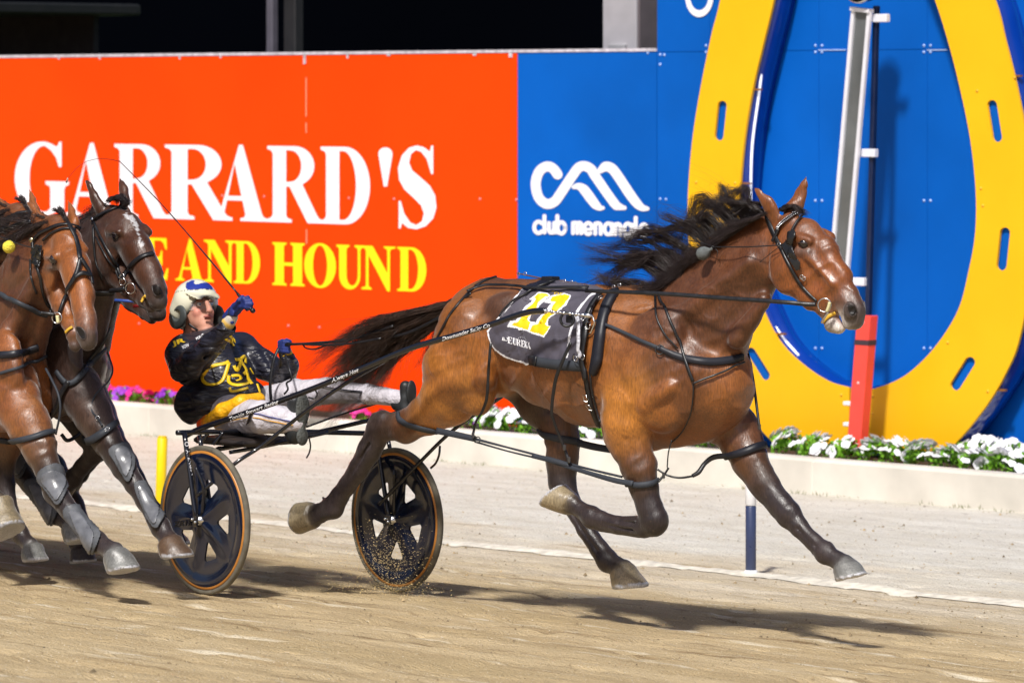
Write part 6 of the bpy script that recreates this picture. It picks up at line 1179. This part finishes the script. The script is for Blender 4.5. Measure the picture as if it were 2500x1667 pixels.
head(b, [((138, 558), 38), ((166, 608), 50), ((186, 660), 46), ((200, 728), 38), ((211, 790), 33), ((214, 815), 31)], (116, 664, 54), [((140, 700), 42), ((162, 765), 28), ((182, 815), 21)], [((182, 818), 20), ((184, 840), 17)], ((216, 838), 21), (196, 812), (129, 636), [(106, 552), (92, 528), (80, 508), (68, 494)], [(182, 544), (176, 520), (171, 504), (166, 490)], ((200, 600, .045, 12), (208, 610, .048, 11)))
HB.HF = (b.O, b.h, b.n)
TB_ = thing('horse', 'chestnut brown horse at the left edge with yellow pompom and crossed face straps', 'horse', tuple(W(60, 1440, .1)))
bodyB = b.build('body', COAT, PAL_B, TB_, muscle=1); BVB = bvh_of([bodyB])
def eyeH(B, bv, px, py, par): eye(B, bv, px, py, -.072, 13.5, par)
eyeH(HB, BVB, 129, 636, TB_); nostril(BVB, [(187, 800), (198, 800), (208, 812), (209, 826), (201, 828), (191, 815)], TB_)
mane(HB, 'mane', [[(120, 535), (100, 528), (75, 535), (50, 552)], [(80, 548), (50, 540), (10, 548), (-30, 570)], [(30, 580), (-10, 570), (-60, 590), (-100, 620)], [(-60, 650), (-100, 650), (-150, 680), (-190, 720)]], 900, TB_, seed=11, r0=.0014)
mane(HB, 'mane', [[(118, 540), (95, 550), (70, 560), (45, 580)], [(60, 560), (30, 580), (0, 600), (-30, 620)], [(0, 600), (-30, 630), (-60, 660), (-90, 690)]], 600, TB_, seed=12, v0=-.06, vs=(.02, .03, .03), r0=.0014, cl=(4, 5, 8))
mane(HB, 'forelock', [[(130, 512), (142, 518), (150, 530), (155, 545)], [(148, 508), (155, 518), (162, 530), (166, 545)]], 150, TB_, nclump=8, seed=13, spread=(2, 3, 4), vs=(.02, .02, .02), cl=(2, 3, 4))
HC_ = Body((-2.16, .42), 50, .0095); b = HC_
b.chain([(158, 880, 0, 118), (60, 868, 0, 138), (-120, 850, 0, 145), (-250, 830, 0, 135), (-350, 815, 0, 118)], .05, .8); b.ell((192, 900, .06), (54, .13, 92), 0, .04); b.ell((165, 960, -.08), (58, .12, 70), 0, .04)
b.chain([(264, 590, 0, 64), (222, 670, 0, 90), (185, 780, 0, 112)], .05, .55, 'neck'); b.chain([(240, 530, 0, 24), (205, 570, 0, 30), (130, 650, 0, 36), (50, 730, 0, 42)], .05, .7, 'neck')
b.ell((150, 900, -.19), (74, .07, 120), 10, .05)
b.chain([(190, 950, -.13, 66), (228, 1010, -.14, 51), (258, 1070, -.14, 40), (286, 1112, -.14, 34), (302, 1138, -.14, 33), (328, 1180, -.135, 25), (352, 1222, -.13, 22), (378, 1266, -.13, 22), (392, 1286, -.13, 26), (406, 1308, -.13, 20), (412, 1318, -.13, 26)], .02, .85, tags=['body', 'fore', 'dark', 'black', 'black', 'black', 'black', 'black', 'black', 'black'])
b.hoof((415, 1322, -.13), 29, (431, 1358), 37, (.06, 1), t='hoofb')
b.chain([(180, 980, .12, 62), (216, 1050, .12, 42), (236, 1092, .12, 30), (228, 1108, .12, 24), (200, 1140, .12, 20), (180, 1166, .12, 22), (166, 1180, .12, 22)], .02, .85, 'black'); b.hoof((162, 1184, .12), 26, (140, 1200), 33, (-.8, .6))
b.chain([(-270, 860, .12, 100), (-120, 960, .12, 70), (30, 1060, .12, 44), (110, 1150, .12, 32), (168, 1250, .12, 22), (188, 1318, .12, 24), (196, 1335, .12, 24)], .03, .8, 'black'); b.hoof((198, 1340, .12), 26, (204, 1372), 33, (.1, 1), t='black')
b.chain([(-280, 860, -.13, 105), (-240, 980, -.15, 66), (-280, 1060, -.15, 38), (-340, 1150, -.15, 26), (-390, 1220, -.15, 26)], .03, .8, 'black'); b.hoof((-395, 1228, -.15), 28, (-420, 1250), 36, (-.7, .7))
b.anchor(290, 580); b.frame(58)
head(b, [((272, 536), 38), ((308, 570), 51), ((338, 618), 46), ((363, 668), 38), ((380, 712), 32), ((384, 727), 29)], (258, 618, 54), [((275, 655), 42), ((318, 700), 28), ((350, 733), 20)], [((352, 733), 19), ((370, 750), 15)], ((390, 738), 19), (384, 707), (281, 577), [(244, 506), (230, 482), (219, 456), (209, 436)], [(304, 490), (302, 466), (297, 450), (291, 434)], ((352, 560, .06, 13), (361, 568, .062, 11)))
HC_.HF = (b.O, b.h, b.n)
def post_C(V, C):
    W3 = HC_.world(V); d = W3[:, 1]+DC; px = 1250+F*W3[:, 0]/d; py = HOR+F*(HC-W3[:, 2])/d; sp = vnoise(px*.25, py*.12, 40)*7
    m = (segdist(np.stack([px, py], 1), [(309, 526), (322, 536), (330, 546)], False)+sp < 6)
    m2 = (segdist(np.stack([px, py], 1), [(330, 546), (338, 572), (345, 596)], False)+sp < 2.6); mm = (m | m2) & (V[:, 2] > 1.3); C[mm] = C[mm]*.3+np.array([.62, .62, .64])*.7; return C
TC_ = thing('horse', 'dark bay horse with white star striding behind the driver\'s whip hand', 'horse', tuple(W(190, 1420, .42)))
PAL_C['hoofb'] = (.09, .05, .025)
bodyC = b.build('body', COAT, PAL_C, TC_, post=post_C, muscle=1); BVCC = bvh_of([bodyC]); eyeH(HC_, BVCC, 281, 577, TC_); nostril(BVCC, [(372, 698), (384, 696), (393, 706), (392, 718), (382, 722), (374, 712)], TC_)
mane(HC_, 'mane', [[(262, 500), (240, 500), (222, 515), (208, 535)], [(232, 528), (205, 540), (180, 560), (160, 585)], [(190, 580), (160, 600), (130, 630), (105, 660)], [(120, 650), (90, 670), (60, 700), (30, 730)]], 700, TC_, seed=15, r0=.0014, cl=(5, 8, 14))
mane(HC_, 'forelock', [[(262, 492), (270, 482), (285, 486), (296, 500)], [(285, 484), (300, 478), (316, 488), (322, 500)]], 320, TC_, nclump=14, seed=16, spread=(3, 5, 8), vs=(.03, .03, .03), cl=(3, 5, 8))
# gear of the two chasing horses
def gear(name, label, pos): return thing(name, label, 'harness', pos)
GB = gear('harness', 'black harness and grey leg boots on the chestnut horse at the left edge', tuple(W(40, 900, -.2)))
GC = gear('harness', 'black harness, hopples and grey boots on the dark horse with the star', tuple(W(200, 900, .1)))
c1f = lambda pts: [(x/2.94, 380+y/2.94) for x, y in pts]; c2f = lambda pts: [(x/2.614, 900+y/2.614) for x, y in pts]
def G(par, bv, nm, lines, m=BL, off=.006, th=.005):
    for pts, w in lines:
        mb = MB(); strap(mb, bv, pts, w, off, th)
        if mb.V: mb.build(nm, m, par)
G(GB, BVB, 'browband', [(c1f([(245, 615), (300, 560), (400, 515), (490, 505), (560, 525)]), 9)], off=.010); G(GB, BVB, 'browband', [(c1f([(315, 610), (380, 560), (470, 530), (540, 540)]), 6)], off=.008)
G(GB, BVB, 'face_strap', [(c1f([(400, 400), (450, 440), (490, 500), (530, 580), (560, 680), (575, 760)]), [9, 9, 11, 11, 11, 11])], off=.012); G(GB, BVB, 'face_strap', [(c1f([(575, 745), (550, 860), (500, 960), (465, 1030), (440, 1130)]), [11, 12, 11, 9, 8])], off=.014); G(GB, BVB, 'face_strap', [(c1f([(578, 745), (610, 800), (635, 860), (650, 930)]), [11, 9, 8, 8])], off=.014); G(GB, BVB, 'face_strap', [(c1f([(545, 880), (590, 850), (640, 870)]), [10, 12, 10])], off=.015)
G(GB, BVB, 'cheek_strap', [(c1f([(245, 620), (250, 690), (275, 800), (300, 880), (320, 980), (345, 1050), (375, 1110)]), 8)], off=.010); G(GB, BVB, 'cheek_strap', [(c1f([(225, 740), (228, 850), (245, 940), (262, 985)]), 5)])
patch(BVB, c1f([(250, 690), (285, 640), (322, 645), (326, 700), (318, 780), (308, 812), (262, 790)]), 1.8, .024, lambda C: np.zeros(len(C), int), [MATS['blinker_leather']], 'blinker', GB, th=.007)
G(GB, BVB, 'breast_strap', [([(0, 868), (48, 862), (92, 846)], 19)], PADM, th=.010); G(GB, BVB, 'breast_strap', [([(2, 912), (45, 898), (85, 880), (108, 868)], 8)], WEB, off=.012)
G(GB, BVB, 'neck_strap', [([(0, 563), (22, 560), (52, 548), (80, 542)], 9)], off=.012)
G(GB, BVB, 'hopple', [(c2f([(2, 452), (90, 458), (200, 442), (300, 410), (345, 402)]), [14, 15, 15, 15, 12])], WEB, th=.008, off=.008)
G(GB, BVB, 'rein', [(c1f([(2, 1000), (60, 1020), (140, 1050), (260, 1105), (330, 1130)]), [12, 12, 12, 12, 10])], WEB, off=.022, th=.01)
def GW(B, par, nm, pts, r, m=BL): V, Fs = tube(crom([hp(B, *p) for p in pts], 6), r*.002, 8); return mobj(nm, V, Fs, m, par)
GW(HB, GB, 'rein', [(100, 764, -.14), (118, 766, -.11), (133, 768, -.09)], 5); GW(HB, GB, 'ear_plug_cord', [(-40, 560, -.16), (30, 590, -.16), (60, 600, -.15), (84, 606, -.13)], 1.5)
V, Fs = lathe([(.0001, -.03), (.02, -.027), (.031, -.01), (.031, .01), (.02, .027), (.0001, .03)], hp(HB, 22, 603, -.17), (.4, -.6, .2), 16); mobj('ear_plug_pompom', V, Fs, mat('yellow_fleece', (.75, .62, .06), .95, var=.2, vscale=60, bump=1, bscale=120, bdist=.008), GB)
mb = MB(); ringm(mb, hp(HB, 139, 776, -.085), (-.4, -1, 0), .026, .0035); mb.build('bit_ring', STEEL(), GB); GW(HB, GB, 'bit_cheek', [(140, 770, -.09), (142, 788, -.088)], 4.5, MATS['pale_rubber'])
G(GB, BVB, 'lip_strap', [([(163, 812), (170, 805), (178, 800)], 7)], MATS['mustard_strap'])
GW(HB, GB, 'hanger', [(112, 900, -.14), (128, 930, -.17), (143, 965, -.18), (147, 1005, -.18), (136, 1060, -.18)], 3, WEB)
BTM = mat('grey_boot', (.085, .09, .10), .5, spec=.35, var=.25, vscale=25, bump=.4, bscale=90)
def boot(B, par, pts, nm='leg_boot'):
    b = Body(B.O, 0, .006); b.h, b.n = B.h, B.n; b.chain(pts, .015, .9); 
    for p in (pts[0], pts[-1]): b.cap((p[0]-14, p[1]+1, p[2]-.02, p[3]-6), (p[0]+10, p[1]-1, p[2]-.02, p[3]-7), .01)
    return b.build(nm, BTM, dict(body=(.085, .09, .1)), par)
def shell(bv, par, pts, panel):
    z = lambda C: np.zeros(len(C), int)
    patch(bv, c2f([tuple(q[:2]) for q in crom(pts, 4, True)]), 1.7, .010, z, [BTM], 'leg_boot', par, wr=.004, th=.009); patch(bv, c2f([tuple(q[:2]) for q in crom(panel, 4, True)]), 1.7, .017, z, [BTP], 'boot_panel', par, th=.006)
BTP = mat('boot_shell', (.13, .135, .15), .32, spec=.5, var=.3, vscale=18, bump=.3, bscale=60)
shell(BVB, GB, [(262, 650), (330, 612), (385, 625), (418, 690), (424, 760), (405, 835), (375, 868), (335, 825), (290, 765), (250, 705)], [(275, 690), (325, 655), (385, 680), (408, 740), (395, 810), (370, 840), (330, 790), (290, 740)])
shell(BVB, GB, [(425, 885), (505, 880), (570, 945), (630, 1035), (640, 1080), (620, 1140), (590, 1188), (560, 1165), (525, 1085), (465, 1005), (422, 950)], [(455, 925), (500, 930), (560, 1000), (605, 1060), (600, 1130), (580, 1165), (548, 1110), (500, 1020)])
shell(BVCC, GC, [(715, 505), (790, 482), (845, 520), (855, 600), (845, 690), (822, 722), (785, 675), (735, 590), (705, 540)], [(740, 530), (790, 510), (825, 560), (832, 640), (815, 690), (780, 630)])
shell(BVCC, GC, [(862, 735), (900, 722), (960, 735), (1010, 790), (1055, 870), (1050, 930), (1015, 1008), (990, 1010), (955, 965), (915, 880), (878, 800)], [(885, 760), (915, 770), (965, 850), (1005, 900), (1010, 960), (990, 990), (950, 930), (910, 840)])
G(GC, BVCC, 'browband', [([(229, 537), (245, 527), (265, 518), (289, 509), (312, 505)], 8)], off=.008)
G(GC, BVCC, 'cheek_strap', [([(232, 545), (243, 570), (262, 605), (282, 645), (299, 680)], 8)], off=.007); G(GC, BVCC, 'cheek_strap', [([(240, 580), (262, 622), (285, 662), (296, 682)], 4)], off=.014); G(GC, BVCC, 'throat_latch', [([(231, 556), (233, 600), (238, 640), (252, 680)], 6)], off=.008)
G(GC, BVCC, 'noseband', [([(302, 680), (310, 664), (326, 644), (348, 628), (372, 621)], 11)], off=.008); G(GC, BVCC, 'rein', [([(229, 713), (250, 712), (272, 710)], 12)], off=.02, th=.008)
GW(HC_, GC, 'rein', [(270, 710, -.10), (290, 708, -.10), (306, 704, -.09)], 6)
for x, y, r_ in ((298, 676, .014), (299, 688, .017), (318, 704, .026)): mb = MB(); ringm(mb, hp(HC_, x, y, -.088), (-.4, -1, 0), r_, .0028); mb.build('bit_ring', STEEL(), GC)
for bx in ((229, 537, .011),): h_ = hit(BVCC, bx[0], bx[1], .014); V, Fs = lathe([(.0001, .004), (.009, .003), (.012, 0)], h_[0], h_[1], 14); mobj('rosette', V, Fs, STEEL(), GC)
V, Fs = lathe([(.0001, .004), (.009, .003), (.012, 0)], hit(BVB, 84, 588, .018)[0], (-.4, -1, 0), 14); mobj('rosette', V, Fs, mat('brass', (.5, .42, .25), .3, metal=1), GB)
G(GC, BVCC, 'lip_strap', [([(348, 738), (353, 728), (358, 722)], 7)], MATS['mustard_strap'])
G(GC, BVCC, 'breast_strap', [([(140, 905), (165, 935), (190, 925), (225, 880), (252, 850)], [13, 14, 14, 13, 12])], WEB, off=.010, th=.008); G(GC, BVCC, 'breast_strap', [([(170, 930), (155, 960), (140, 1000), (118, 1020)], 13)], BL, off=.014, th=.008); G(GC, BVCC, 'neck_strap', [([(262, 800), (248, 835), (215, 880), (190, 930)], 8)], BL, off=.012)
G(GC, BVCC, 'hopple', [(c2f([(530, 440), (570, 460), (640, 425), (700, 380), (740, 345)]), [14, 20, 20, 18, 14])], WEB, off=.008, th=.009)
GW(HC_, GC, 'hanger', [(262, 860, -.0), (275, 900, -.05), (265, 930, -.1), (232, 965, -.17), (224, 1000, -.2), (238, 1020, -.2), (250, 1040, -.2)], 2.4, WEB)
GW(HC_, GC, 'hopple', [(150, 1060, -.1), (165, 1075, -.08), (190, 1062, -.02), (205, 1045, .03)], 5, BL)
for x, y in ((240, 1022), (262, 1050)):
    h_ = hit(BVCC, x, y, .016)
    if h_: mb = MB(); ringm(mb, h_[0], h_[1], .010, .002, 12); mb.build('buckle', STEEL(), GC)
# the horses further back in the pack share the two bodies
def copy_tree(o, parent=None):
    c = o.copy(); COL.objects.link(c); c.parent = parent
    for ch in list(o.children): copy_tree(ch, c)
    return c
def offset(o, base, px0, py0, px1, py1, dY, s):          # move a copy so that a point of it lands beside the original
    p0 = Vector(base); 
    d = DC+p0.y+dY; q = Vector(((px1-1250)*d/F, p0.y+dY, HC-(py1-HOR)*d/F)); o.scale = (s, s, s); o.location = q-(p0-Vector(o.location))*s
D_ = copy_tree(TB_); tag(D_, 'chestnut horse with pricked ears mostly hidden behind the pompom horse', 'horse'); offset(D_, hp(HB, 165, 492, .06), 0, 0, 70, 465, 1.1, 1.0)
E_ = copy_tree(TC_); tag(E_, 'horse showing only a pale muzzle below the dark horse\'s chin', 'horse'); offset(E_, hp(HC_, 398, 740, 0), 0, 0, 396, 770, 1.1, .95)
D2 = copy_tree(GB); tag(D2, 'bridle and straps on the mostly hidden chestnut horse', 'harness'); k = D_.scale.x; D2.scale = D_.scale; D2.location = D_.location+(Vector(GB.location)-Vector(TB_.location))*k
V, Fs = ribbon([W(262, 732, .9), W(300, 734, .85), W(345, 737, .8)], [(0, -1, .1)]*3, .014, .004); E2 = thing('bridle', 'blue and red bridle strap beside the pale muzzle under the dark horse\'s chin', 'bridle', tuple(W(300, 735, .85))); mobj('noseband', V, Fs, mat('blue_strap', (.03, .08, .35), .5), E2)
V, Fs = ribbon([W(325, 748, .75), W(340, 746, .75), W(356, 742, .75)], [(0, -1, .1)]*3, .016, .006); mobj('fleece', V, Fs, mat('red_strap', (.35, .01, .01), .8), E2)
# ================================================================== SAND THROWN UP BY WHEELS AND HOOVES
def grit(name, label, specs, m, seed):
    r = np.random.default_rng(seed); V = []; Fs = []
    for n, cx, cy, sx, sy, Y0_, Y1, s0, s1 in specs:
        for i in range(n):
            x = cx+r.normal()*sx; y = cy+r.normal()*sy; Y = r.uniform(Y0_, Y1); p = np.array(W(x, y, Y)); w_ = p[0]*NV.x+p[1]*NV.y
            if p[2] < gz(w_)+.004: p[2] = gz(w_)+abs(r.normal())*.02+.004
            s = r.uniform(s0, s1)*r.uniform(.5, 1); q = len(V); d = r.uniform(.5, 1.4, 6)*s
            st = r.uniform(.8, 2.0)
            V += [p+[d[0]*st, 0, 0], p-[d[1]*st, 0, 0], p+[0, d[2], 0], p-[0, d[3], 0], p+[0, 0, d[4]*.7], p-[0, 0, d[5]*.7]]
            Fs += [(q+a, q+b_, q+c) for a, b_, c in ((0, 2, 4), (2, 1, 4), (1, 3, 4), (3, 0, 4), (2, 0, 5), (1, 2, 5), (3, 1, 5), (0, 3, 5))]
    return tag(mobj(name, V, Fs, m), label, 'sand', kind='stuff')
grit('flying_sand', 'spray of pale and dark sand grains thrown up around the wheels and hooves', [(330, 690, 1200, 75, 70, -.1, .6, .0009, .0022), (140, 740, 1110, 90, 40, 0, .6, .0008, .0018), (130, 1530, 1425, 60, 14, -1.4, -1.1, .0008, .002), (90, 330, 1330, 40, 60, -.3, .2, .001, .003), (80, 1290, 1330, 80, 40, -.6, .2, .0008, .0018), (60, 1900, 1200, 260, 160, -1.4, .5, .0008, .0016), (70, 520, 1440, 60, 12, -.1, .2, .001, .003)], mat('sand_grain', (.16, .11, .05), .9, var=.8, vscale=90), 51)
grit('flying_sand', 'cloud of pale yellow sand grains in front of the far sulky wheel', [(1500, 935, 1372, 52, 42, .2, .62, .0014, .0034), (700, 955, 1434, 72, 13, .2, .8, .001, .0035)], mat('sand_grain_pale', (.72, .55, .26), .9, var=.5, vscale=90), 52)
r = np.random.default_rng(77); V = []; Fs = []
for i in range(6500):
    s = r.uniform(-13, 5.5); w = r.uniform(-4.5, 7.2); z = float(ground_h(np.array([s]), np.array([w]))[0]); k = r.uniform(.002, .007)*(1 if r.random() < .9 else 2.0); p = np.array(WP(s, w, z+k*.3)); q = len(V); d = r.uniform(.6, 1.3, 5)*k
    V += [p+[d[0], 0, 0], p-[d[1], 0, 0], p+[0, d[2], 0], p-[0, d[3], 0], p+[0, 0, d[4]]]; Fs += [(q, q+2, q+4), (q+2, q+1, q+4), (q+1, q+3, q+4), (q+3, q, q+4)]
tag(mobj('loose_clods', V, Fs, mat('clod', (.30, .22, .12), .95, var=.8, vscale=12)), 'small loose clods of sand scattered over the racing track', 'sand', kind='stuff')
